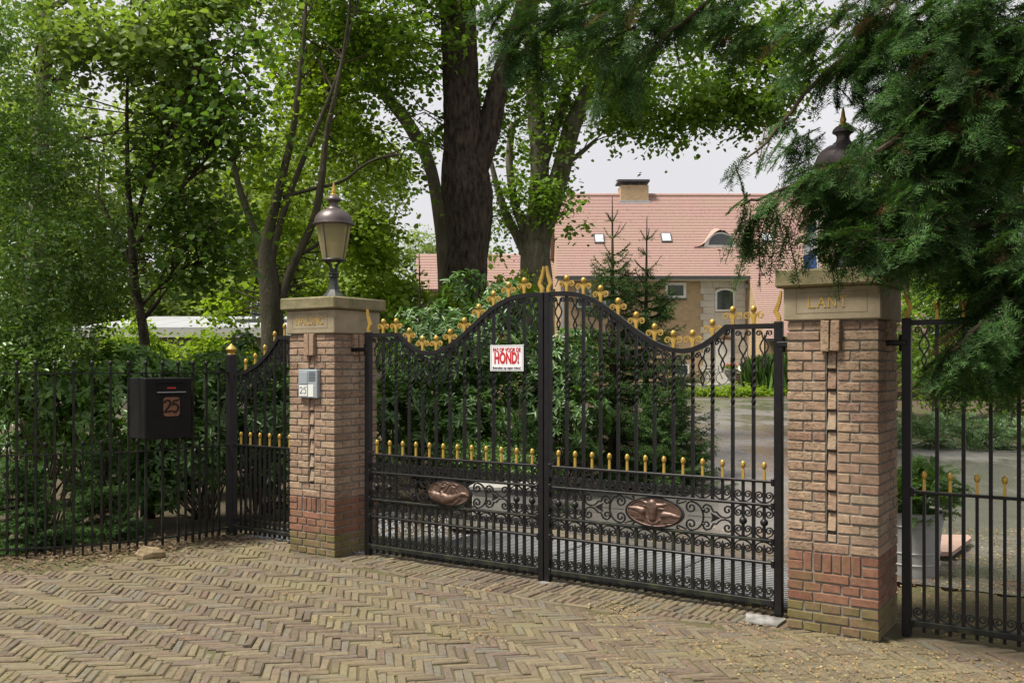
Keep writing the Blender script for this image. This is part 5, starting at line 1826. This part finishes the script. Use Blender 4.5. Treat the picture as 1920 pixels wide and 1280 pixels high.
# ------------------------------------------------------------------ shrubs on the left
bush("holly_bush", "tall glossy holly filling the left edge above the railing",
     [(70, 470, 9.6, 170, 200, .7, 520), (30, 250, 9.4, 110, 180, .7, 260), (150, 560, 9.9, 90, 100, .5, 130), (60, 640, 9.3, 130, 80, .6, 220), (150, 330, 9.8, 100, 90, .5, 100), (20, 60, 9.4, 60, 110, .5, 90)],
     .058, .5, M['leaf_holly'], style='spray', per=17, gap=.40, shell=.45, stems=5, rad=.16)
bush("laurel_bush", "broad leaved cherry laurel behind the left railing beside the mailbox",
     [(80, 725, 9.6, 150, 75, .5, 260), (215, 695, 9.9, 120, 55, .5, 200), (180, 790, 9.7, 160, 80, .4, 190), (330, 740, 10.3, 60, 60, .4, 70), (300, 830, 10.2, 130, 70, .4, 130)],
     .115, .40, M['leaf_laurel'], per=7, gap=.12, stems=10, shell=.4)
bush("rhododendron", "rhododendron behind the mailbox with the fence post in front",
     [(390, 780, 10.2, 70, 120, .5, 150), (350, 850, 9.8, 70, 80, .35, 110), (295, 900, 9.7, 50, 60, .25, 60), (400, 700, 11, 70, 40, .5, 60)], .12, .32, M['leaf_rhodo'], per=9, gap=.12, group="rhododendrons along the drive")
bush("rhododendron", "rhododendron seen through the narrow gate beside the intercom pillar",
     [(490, 790, 10.6, 80, 130, .5, 200), (470, 720, 11.2, 80, 45, .5, 80), (540, 900, 10.4, 40, 50, .3, 40), (450, 655, 11.6, 34, 30, .3, 22)], .13, .32, M['leaf_rhodo'], per=9, gap=.12, group="rhododendrons along the drive")
bush("leafy_shrub", "loose yellow green shrub in front of the garage wall",
     [(300, 672, 14, 120, 34, .5, 150), (430, 668, 14.6, 70, 34, .5, 100), (250, 630, 13.4, 60, 26, .4, 40), (390, 640, 14.2, 50, 16, .3, 26)], .085, .55, M['leaf_bright'], style='spray', per=16, gap=.2, rad=.2)
bush("evergreen_bush", "dark evergreen mass in the shade behind the laurel and railing",
     [(60, 830, 11.4, 170, 130, .5, 300), (250, 830, 11.8, 150, 110, .5, 260), (420, 820, 12.4, 130, 110, .5, 230), (570, 780, 12.8, 90, 110, .5, 150), (680, 760, 13, 80, 120, .5, 130)], .11, .36, M['leaf_rhodo'], per=9, gap=.05, stems=8)
spruce("young_spruce", "young spruce at the very left behind the railing", at(30, 1015, 8.75).xy.to_3d(), .95, .50, 13, 8, 1.2, ln=.026, wd=.007, m=M['leaf_young'], group="young spruces")
spruce("young_spruce", "young spruce left of the mailbox behind the railing", at(195, 990, 9.3).xy.to_3d(), 1.15, .48, 14, 8, 1.2, ln=.026, wd=.007, m=M['leaf_young'], group="young spruces")

# ------------------------------------------------------------------ shrubs behind the gate
bush("rhododendron", "large rhododendron at the foot of the big trunk behind the warning sign",
     [(800, 700, 12.5, 110, 110, .8, 330), (900, 690, 12.2, 110, 120, .8, 330), (960, 590, 12.8, 80, 60, .6, 120), (830, 620, 13, 110, 60, .6, 160), (880, 800, 11.6, 110, 70, .5, 200), (750, 800, 11.8, 70, 80, .5, 130), (870, 535, 13.2, 45, 30, .3, 26)],
     .125, .32, M['leaf_rhodo'], per=9, gap=.10, stems=14, group="rhododendrons along the drive")
bush("rhododendron", "rhododendron below the gate's middle in front of the house gable",
     [(1060, 680, 12.4, 70, 70, .6, 150), (1020, 760, 12, 70, 90, .6, 170), (1090, 790, 11.8, 60, 70, .5, 110)], .12, .32, M['leaf_rhodo'], per=9, gap=.1, group="rhododendrons along the drive")
bush("hydrangea_bush", "bright yellow green shrub left of the small spruce behind the gate",
     [(740, 560, 15, 60, 45, .6, 110), (850, 560, 15.2, 50, 20, .5, 30), (730, 620, 14.5, 50, 50, .6, 80), (960, 545, 17, 60, 35, .5, 60)], .10, .8, M['leaf_bright'], style='spray', per=12, gap=.2, rad=.2)
spruce("spruce_tree", "small narrow spruce rising between the intercom pillar and big trunk", at(786, 800, 14).xy.to_3d(), 3.35, .85, 24, 6, 1.0, group="spruces behind the gate")
spruce("spruce_tree", "taller of two spruces in front of the house wall", at(1148, 880, 13.6).xy.to_3d(), 4.12, 1.2, 30, 7, 1.1, ln=.034, wd=.008, group="spruces behind the gate")
spruce("spruce_tree", "shorter of two spruces, nearer the small square house window", at(1213, 880, 13.9).xy.to_3d(), 3.88, 1.25, 30, 7, 1.1, ln=.034, wd=.008, group="spruces behind the gate")
spruce("spruce_tree", "low bushy spruce at the drive edge below the two spruces", at(1250, 885, 12.6).xy.to_3d(), 1.75, .9, 16, 8, 1.3, ln=.034, wd=.008, group="spruces behind the gate")
spruce("spruce_tree", "low bushy conifer behind the meeting stiles of the gate", at(975, 880, 10.9).xy.to_3d(), 1.35, .65, 13, 7, 1.1, group="spruces behind the gate", m=M['leaf_yew'])
bush("cotoneaster", "low light green shrub just behind the gold spears of the left leaf",
     [(900, 850, 10.6, 80, 25, .3, 130), (960, 865, 10.3, 50, 20, .25, 70)], .035, .6, M['leaf_thuja'], style='spray', per=16, gap=.1, rad=.12)

# ------------------------------------------------------------------ plants along the drive and at the house
C = blob_points([((x, 48.6 + .4 * math.sin(x), .25), (.9, .6, .35), 60) for x in np.arange(7.4, 17, .8)], .1)
V, F = spray_leaves(C, 12, .3, .16, .7, .6, .2, tpl=LEAF4)
o = bpy.data.objects.new("ground_cover", np_mesh("ground_cover", V, F, M['leaf_bright'])); link(o)
tag(o, "strip of bright ground cover along the house terrace", "ground cover", kind='stuff')
C = blob_points([((x, 19.6 + .10 * (x - 6.5) ** 1.2 * -1 + (x - 6.5) * -.2, .28), (.9, .9, .38), 120) for x in np.arange(7.0, 16, .8)], .05)
A = C; D_ = RNG.normal(size=C.shape) * (1, 1, .3) + (0, 0, .35)
A_, B_, FN = yew_sprays(C, D_, .42)
V, F = needle_tris(A_, B_, 6, .058, .020, 1.0, FN)
o = bpy.data.objects.new("low_hedge", np_mesh("low_hedge", V, F, leaf_mat("hedge_needle", [(.05, .105, .035), (.075, .14, .045), (.10, .17, .055)], .2, .04))); link(o)
tag(o, "low clipped yew hedge along the drive beyond the right gate", "hedge")
# tall grass by the house
tg = thing("tall_grass", "tall clump of green grass beside the house door by the LANT pillar", "grass clump", (HX(1452, 50), 50, .1))
n = 2600
P = np.stack([RNG.normal(0, .5, n), RNG.normal(0, .4, n), np.zeros(n)], 1)
V, F = leaf_arrays(P, RNG.normal(size=(n, 3)) * (.22, .22, .05) + (0, 0, 1), RNG.normal(size=(n, 3)), RNG.uniform(1.0, 2.3, n), .014, LEAF6)
o = bpy.data.objects.new("blades", np_mesh("blades", V, F, M['leaf_grass'])); link(o, tg)
M['fl_red'] = leaf_mat("red_blossom", [(.5, .05, .03), (.6, .10, .04)], .2, .02); M['fl_or'] = leaf_mat("orange_blossom", [(.6, .22, .03), (.55, .15, .03)], .2, .02)
urn("stone urn with red flowers beside the bicycle", 1370, 52.4, .6, .95, M['fl_red'])
urn("pale stone urn with orange flowers beside the tall grass", 1413, 52.2, .6, .95, M['fl_or'])
# chest with white sack
cst = thing("wooden_chest", "brown wooden chest under a white sack by the house door", "chest", (HX(1395, 52.6), 52.6, .6))
M['wood'] = mat("brown_wood", (.20, .12, .07), (.13, .08, .05), .8, 0, 5)
for k in range(4):
    mb = MB(); mb.cbox((0, 0, .08 + k * .16), (.86, .5, .148), .01); mb.build("plank", M['wood'], cst)
sk = MB()
for k in range(11):
    pass
sk.lathe([(max(.001, .34 * math.sin(math.pi * k / 12) ** .8), .38 * (1 - math.cos(math.pi * k / 12)) / 2) for k in range(13)], 18)
for i, v in enumerate(sk.v):
    f = 1 + .35 * mnoise.noise((v[0] * 5, v[1] * 5, v[2] * 6)); sk.v[i] = (v[0] * f * 1.25, v[1] * f, v[2] * f)
o = sk.build("white_sack", M['white'], None, True); o.location = (HX(1394, 52.6), 52.55, 1.24); tag(o, "crumpled white sack lying on the wooden chest", "sack")
# bicycle
bk = thing("bicycle", "dark bicycle parked in front of the house door", "bicycle", (HX(1337, 52), 52, .6), R(6))
M['rubber'] = mat("black_rubber", (.02, .02, .02), None, .8, 0, 5)
for x in (-.52, .52):
    w = MB(); w.tube([(x + .34 * math.cos(R(t)), 0, .35 + .34 * math.sin(R(t))) for t in range(0, 361, 15)], .022, 6, False); wo = w.build("wheel", M['rubber'], bk, True)
    w = MB()
    for t in range(0, 180, 20): w.tube([(x + .33 * math.cos(R(t)), 0, .35 + .33 * math.sin(R(t))), (x - .33 * math.cos(R(t)), 0, .35 - .33 * math.sin(R(t)))], .004, 3, False)
    w.build("spokes", M['pole'], wo)
w = MB()
for pts in ([(-.52, 0, .35), (-.08, 0, .32), (-.2, 0, .82)], [(-.08, 0, .32), (.33, 0, .78)], [(-.18, 0, .75), (.34, 0, .86)], [(.52, 0, .35), (.33, 0, .78), (.30, 0, 1.0)], [(-.52, 0, .35), (-.19, 0, .76)]):
    w.tube(pts, .020, 6)
w.build("frame", M['gutter'], bk)
w = MB(); w.tube([(.18, -.28, 1.02), (.30, -.2, 1.05), (.30, .2, 1.05), (.18, .28, 1.02)], .015, 6); w.build("handlebar", M['pole'], bk)
w = MB(); w.cbox((-.22, 0, .87), (.26, .16, .06), .02); w.build("saddle", M['rubber'], bk)

# ------------------------------------------------------------------ planter and board at the right
M['zinc'] = mat("pale_zinc_pot", (0.40, 0.41, 0.40), (0.31, 0.32, 0.31), 0.55, 0.2, 5, .1, .004)
pc = at(1712, 1070, 7.45); pc.z = 0
pot = thing("zinc_planter", "tall pale zinc planter with raised hoops behind the right gate", "planter", pc)
mb = MB(); mb.lathe([(0, 0), (.185, 0), (.19, .02), (.20, .25), (.225, .5), (.232, .505), (.215, .505), (.20, .46), (0, .46)], 28); mb.build("pot", M['zinc'], pot, True)
for z, r in ((.10, .1945), (.19, .198), (.40, .216)):
    mb = MB(); mb.tube([(r * math.cos(R(t)), r * math.sin(R(t)), z) for t in range(0, 361, 12)], .008, 6, False); mb.build("hoop", M['zinc'], pot, True)
tj = thing("thuja", "bright green thuja growing in the zinc planter", "shrub", pc + Vector((0, 0, .46)))
C = blob_points([((0, 0, .17), (.30, .26, .24), 170), ((.10, 0, .22), (.24, .2, .2), 70)], 0)
A_, B_, FN = yew_sprays(C, C * (1, 1, .2) + (0, 0, .10) + RNG.normal(size=C.shape) * .12, .17)
V, F = needle_tris(A_, B_, 12, .022, .009, .7, FN)
o = bpy.data.objects.new("foliage", np_mesh("foliage", V, F, M['leaf_thuja'])); link(o, tj)
mb = MB(); mb.tube([(0, 0, -.02), (.01, 0, .2)], .02, 6); mb.build("stem", M['bark_twig'], tj)
M['board'] = mat("pinkish_board", (.36, .24, .19), (.29, .19, .15), .8, 0, 6, .2, .004)
bd = MB(); pts = [at(1745, 1052, 7.9), at(1786, 1052, 7.9), at(1822, 1020, 8.55), at(1815, 1014, 8.7), at(1755, 1012, 8.72)]
pp = [(p.x, p.y) for p in pts]; nn = len(pp)
bd.add([(x, y, .085) for x, y in pp] + [(x, y, .05) for x, y in pp], [tuple(range(nn)), tuple(range(2 * nn - 1, nn - 1, -1))] + [(k, k + nn, (k + 1) % nn + nn, (k + 1) % nn) for k in range(nn)])
o = bd.build("wooden_board", M['board']); tag(o, "pinkish wooden board lying on the ground beside the zinc planter", "board")
# grey stone block behind the left leaf
gx = at(955, 985, 9.75); gx.z = 0
sb = thing("stone_trough", "pale grey stone block with moulded edges standing behind the left gate leaf", "stone block", gx, R(-12))
mb = MB(); mb.cbox((0, 0, .05), (.62, .4, .1), .01); mb.build("base", M['grey_stone'], sb)
mb = MB(); mb.cbox((-.02, 0, .24), (.66, .42, .28), .012); mb.build("body", M['grey_stone'], sb)
mb = MB(); mb.cbox((-.02, 0, .40), (.72, .46, .05), .012); mb.build("rim", M['grey_stone'], sb)
# rock near the fence
rk = MB(); rk.lathe([(.001, 0), (.11, .0), (.125, .03), (.115, .065), (.07, .095), (.001, .10)], 9)
for i, v in enumerate(rk.v):
    f = 1 + .35 * mnoise.noise((v[0] * 14, v[1] * 14, v[2] * 9 + 4)); rk.v[i] = (v[0] * f, v[1] * f * .62, v[2] * (1 + .5 * mnoise.noise((v[0] * 12, v[1] * 12, 1))))
o = rk.build("rock", mat("sandy_rock", (.27, .205, .12), (.20, .15, .085), .9, 0, 8, .6, .01), None, False); o.location = at(279, 1041, 8.05).xy.to_3d(); o.rotation_euler = (.06, .12, .5)
tag(o, "small flat sandy rock lying in front of the railing", "rock")

# ------------------------------------------------------------------ yew at the right
yb = Vector((4.6, 6.4, 0))
yew = thing("yew_tree", "dark yew with drooping branches over the right pillar and lantern", "tree", yb)
mb = MB(); trunk_mesh(mb, [(Vector((0, 0, -.1)), .34), (Vector((.05, 0, 1.2)), .27), (Vector((0, .1, 2.6)), .23), (Vector((-.1, .1, 4.2)), .17), (Vector((-.1, .2, 6.5)), .08)], 14, .1); mb.build("trunk", M['bark_dark'], yew, 'all')
limbs = [[(2050, 300, 5.9), (1850, 240, 5.5), (1700, 250, 5.3), (1560, 320, 5.2), (1460, 350, 5.2), (1390, 385, 5.2)],
         [(2050, 420, 5.8), (1880, 400, 5.3), (1740, 430, 5.1), (1640, 450, 5.0), (1590, 475, 5.0)],
         [(2050, 150, 6.0), (1850, 60, 5.8), (1700, 40, 5.8), (1560, 120, 5.8), (1460, 230, 5.8), (1400, 300, 5.8)],
         [(2050, 540, 5.8), (1900, 560, 5.2), (1820, 620, 5.0), (1760, 690, 5.0)],
         [(2050, 20, 6.2), (1800, -80, 6.4), (1500, -110, 6.8), (1250, -60, 7.2), (1060, 20, 7.4), (950, 60, 7.5)],
         [(2050, 640, 5.7), (1930, 650, 5.3), (1860, 690, 5.2)],
         [(1500, -110, 6.8), (1380, -40, 6.9), (1250, 60, 7.0), (1180, 130, 7.0)]]
mb = MB(); LP = []
for lb in limbs:
    p0_ = [at(*q_) for q_ in lb]
    pts = [p0_[0]]
    for a, b in zip(p0_, p0_[1:]):
        for t in (.25, .5, .75, 1.0): pts.append(a.lerp(b, t) + Vector((random.gauss(0, .012), random.gauss(0, .012), random.gauss(0, .010) - (.02 if t == .5 else .01))))
    full = [Vector((4.55, 6.4, max(pts[0].z + .3, 1.4)))] + pts
    if lb is limbs[-1]: full = pts
    mb.tube([p - yb for p in full], [.05] + [.026 * (1 - .8 * k / len(pts)) for k in range(len(pts))] if full is not pts else [.02 * (1 - .8 * k / len(pts)) for k in range(len(pts))], 7, False)
    for a, b in zip(pts, pts[1:]):
        for k in range(2): LP.append((a.lerp(b, k / 2), (b - a).normalized()))
mb.build("limbs", M['bark_twig'], yew)
yblobs = [(1790, 200, 5.5, 200, 200, .55, 400), (1905, 480, 5.35, 85, 190, .45, 210), (1560, 345, 5.25, 90, 50, .2, 60), (1660, 60, 5.9, 200, 100, .5, 200), (1860, 80, 5.5, 160, 140, .5, 190), (1720, 400, 5.2, 100, 80, .25, 110),
          (1850, 675, 5.15, 85, 50, .2, 60), (1600, 440, 5.1, 70, 40, .15, 40), (1790, 360, 6.7, 180, 160, .4, 170), (1800, 150, 6.8, 180, 170, .4, 190), (1880, 480, 6.4, 70, 120, .3, 70), (1490, 270, 6.4, 80, 60, .25, 24), (1470, 375, 5.3, 50, 35, .15, 10), (1690, 250, 6.6, 60, 110, .3, 50),
          (1250, 10, 7.2, 170, 60, .5, 90), (1040, 10, 7.5, 130, 50, .4, 66), (1140, 80, 7.2, 70, 50, .3, 28), (1400, 30, 7, 100, 70, .4, 60), (990, 80, 7.5, 40, 30, .2, 14), (1190, 150, 7.1, 24, 34, .15, 8)]
C = blob_points([(at(x, y, z), (rx / FPX * z, rz, ry / FPX * z), n) for x, y, z, rx, ry, rz, n in yblobs], .22, 2.2, .42)
D_ = np.array((-.55, -.25, -.45)) + RNG.normal(size=C.shape) * (.55, .5, .35)
ex, ed = [], []
for p, d in LP:                       # sprays straight along the limbs
    for k in range(1 if p.x < 2.1 else 2):
        ex.append(p + Vector((random.gauss(0, .04), random.gauss(0, .05), random.gauss(0, .03)))); ed.append(d + Vector((random.gauss(0, .5), random.gauss(0, .5), -.45 + random.gauss(0, .3))))
for x0, y0, y1, zz in ((1395, 360, 455, 5.2), (1408, 380, 460, 5.22), (1425, 390, 440, 5.2), (1450, 380, 430, 5.22), (1375, 300, 330, 5.2), (1480, 400, 470, 5.2), (1130, 60, 190, 7.0), (1185, 110, 180, 7.0), (960, 60, 130, 7.5), (1010, 60, 140, 7.5)):
    for k in range(6):
        p = at(x0 + random.gauss(0, 5), y0 + (y1 - y0) * k / 6, zz); ex.append(p); ed.append(Vector((random.gauss(-.1, .3), random.gauss(0, .3), -1)))
C = np.concatenate([C, np.array([tuple(p) for p in ex])]); D_ = np.concatenate([D_, np.array([tuple(p) for p in ed])])
px_ = 960 + C[:, 0] / C[:, 1] * FPX; py_ = HOR - (C[:, 2] - EYE) / C[:, 1] * FPX
open_ = (C[:, 1] < 6.05) & (px_ > 1515) & (px_ < 1665) & (py_ > 140) & (py_ < 300) & ((py_ < 235) | (RNG.uniform(0, 1, len(C)) < .55))        # the branches part round the lantern
thin_ = (px_ > 1280) & (px_ < 1500) & (py_ > 150) & (RNG.uniform(0, 1, len(C)) < .6)
low_ = (C[:, 1] < 5.8) & (((px_ > 1440) & (px_ < 1690) & (py_ > 478)) | ((px_ > 1500) & (px_ < 1665) & (py_ > 448)))
open_ = open_ | low_
C, D_ = C[~(open_ | thin_)], D_[~(open_ | thin_)]
A_, B_, FN = yew_sprays(C - np.array(yb), D_, .25)
ns = len(C)
dead = np.tile(RNG.uniform(0, 1, ns) < .045, len(A_) // ns)
V, F = needle_tris(A_[dead], B_[dead], 9, .028, .007, 1.0, FN[dead])
o = bpy.data.objects.new("dead_sprays", np_mesh("dead_sprays", V, F, leaf_mat("brown_yew_needle", [(.10, .06, .03), (.15, .09, .04), (.08, .06, .03)], .15, 0))); link(o, yew); tag(o, kind='stuff')
V, F = needle_tris(A_[~dead], B_[~dead], 15, .031, .0088, 1.0, FN[~dead])
o = bpy.data.objects.new("crown", np_mesh("crown", V, F, M['leaf_yew'])); link(o, yew)
mb = MB()
for i in range(0, len(A_)):
    pass
ns = len(C)
st = MB()
for i in range(0, ns):
    a = Vector(A_[i]); b = Vector(B_[ns + i] if ns * 3 <= len(B_) else B_[i]); c2 = Vector(B_[2 * ns + i])
    st.tube([a, b, c2], [.004, .003, .0015], 3, False)
tag(st.build("twigs", M['bark_twig'], yew), kind='stuff')

# ------------------------------------------------------------------ fallen leaves and litter
def litter(name, label, n, region, size, m, zf):
    pts = []
    while len(pts) < n:
        x, y, w = region()
        pts.append((x, y, zf(x, y)))
    P = np.array(pts)
    D = RNG.normal(size=P.shape) * (1, 1, .15); Nn = RNG.normal(size=P.shape) * .25 + (0, 0, 1)
    V, F = leaf_arrays(P, D, Nn, size * RNG.uniform(.4, 1.3, len(P)), .5, LEAF4)
    o = bpy.data.objects.new(name, np_mesh(name, V, F, m)); link(o)
    tag(o, label, "leaves", kind='stuff')

def reg_pave():
    while True:
        Y = random.uniform(3.2, 8.6) ; X = random.uniform(-.62, .6) * Y
        f = .10 + .90 / (1 + math.exp(-(X - 1.1) * 2.3))
        if mnoise.noise((X * 2.2, Y * 2.2, 5)) * .9 + f + random.uniform(-.35, .15) < .45: continue
        d = Vector((X, Y, 0)) - P0
        if d.dot(GN) < .25: continue
        return X, Y, 1
litter("fallen_leaves", "tiny yellow brown fallen leaves scattered over the paving bricks", 6000, reg_pave, .019, M['leaf_dead'], lambda x, y: ground_wave(x, y) + .010 + random.uniform(0, .005))
def reg_back():
    while True:
        X, Y = random.uniform(1.6, 5.5), 4.2 + 5.3 * random.random() ** 1.2
        d = Vector((X, Y, 0)) - P0
        if d.dot(GN) > -.05: continue
        return X, Y, 1
litter("fallen_leaves", "brown leaf litter on the ground behind the right gate", 9500, reg_back, .026, M['leaf_dead'], lambda x, y: .012 + random.uniform(0, .006))
def reg_fence():
    l = random.uniform(0, FL[-1] - .1)
    p, d = on_fence(l)
    nrm = Vector((d.y, -d.x, 0))
    q_ = p + nrm * (random.gauss(-.05, .38))
    return q_.x, q_.y, 1
litter("leaf_litter", "dull brown dead leaves along the foot of the railing", 3200, reg_fence, .05, M['leaf_litter'], lambda x, y: max(mnoise.noise((x * 0.2, y * 0.2, 0)) * 0.03 - 0.05, ground_wave(x, y) + .004 if inside(x, y, pv) else -1) + random.uniform(0, .015))
def reg_in():
    while True:
        X, Y = random.uniform(-3.2, 1.0), random.uniform(8.4, 12.5)
        d = Vector((X, Y, 0)) - P0
        if d.dot(GN) > -.35 or (d.dot(GN) > -1.5 and d.dot(GU) > .3): continue
        return X, Y, 1
litter("leaf_litter", "dead leaves on the soil behind the left gate leaf", 3200, reg_in, .05, M['leaf_litter'], lambda x, y: max(mnoise.noise((x * 0.2, y * 0.2, 0)) * 0.03 - 0.05, ground_wave(x, y) if inside(x, y, pv) else -1) + random.uniform(0, .02))
def reg_moss():
    while True:
        Y = random.uniform(3.2, 8.6); X = random.uniform(-.62, .6) * Y
        d = Vector((X, Y, 0)) - P0
        if d.dot(GN) < .1 or mnoise.noise((X * 1.1, Y * 1.1, 8)) + random.uniform(-.3, .3) < .02: continue
        return X, Y, 1
litter("moss_tufts", "tiny green moss and weed tufts in the joints of the paving", 7000, reg_moss, .016, leaf_mat("moss_tuft", [(.10, .12, .03), (.14, .15, .035), (.09, .14, .03)], .1, 0), lambda x, y: ground_wave(x, y) - .002 + random.uniform(-.004, .002))
# blue grey gravel behind the left gates
n = 5200
gp = []
while len(gp) < n:
    s_, nn = random.uniform(-1.6, .55), random.uniform(-2.4, .0)
    p = G(s_, nn)
    if s_ > .25 and nn > -1.5: continue
    if mnoise.noise((p.x * 1.5, p.y * 1.5, 2)) + random.uniform(-.3, .3) < -.35: continue
    gp.append((p.x, p.y, (ground_wave(p.x, p.y) - .008 if inside(p.x, p.y, pv) else -.045) + random.uniform(0, .008)))
T = np.array([(-1, -.6, 0), (0, -1, 0), (1, -.3, 0), (.7, .8, 0), (-.5, .9, 0), (0, 0, .7)]); Fq = np.array([(0, 1, 5), (1, 2, 5), (2, 3, 5), (3, 4, 5), (4, 0, 5)])
a = RNG.uniform(0, 6.28, n); sc = RNG.uniform(.006, .014, n)
cs, sn = np.cos(a), np.sin(a)
V = np.stack([sc[:, None] * (T[None, :, 0] * cs[:, None] - T[None, :, 1] * sn[:, None]), sc[:, None] * (T[None, :, 0] * sn[:, None] + T[None, :, 1] * cs[:, None]), sc[:, None] * np.repeat(T[None, :, 2], n, 0)], 2) + np.array(gp)[:, None, :]
F = (Fq[None] + (np.arange(n) * 6)[:, None, None]).reshape(-1, 3)
o = bpy.data.objects.new("gravel", np_mesh("gravel", V.reshape(-1, 3), F, leaf_mat("blue_grey_stone", [(.16, .17, .19), (.26, .27, .30), (.36, .37, .40)], 0, .05))); link(o)
tag(o, "blue grey gravel on the ground behind the narrow gate and left leaf", "gravel", kind='stuff')
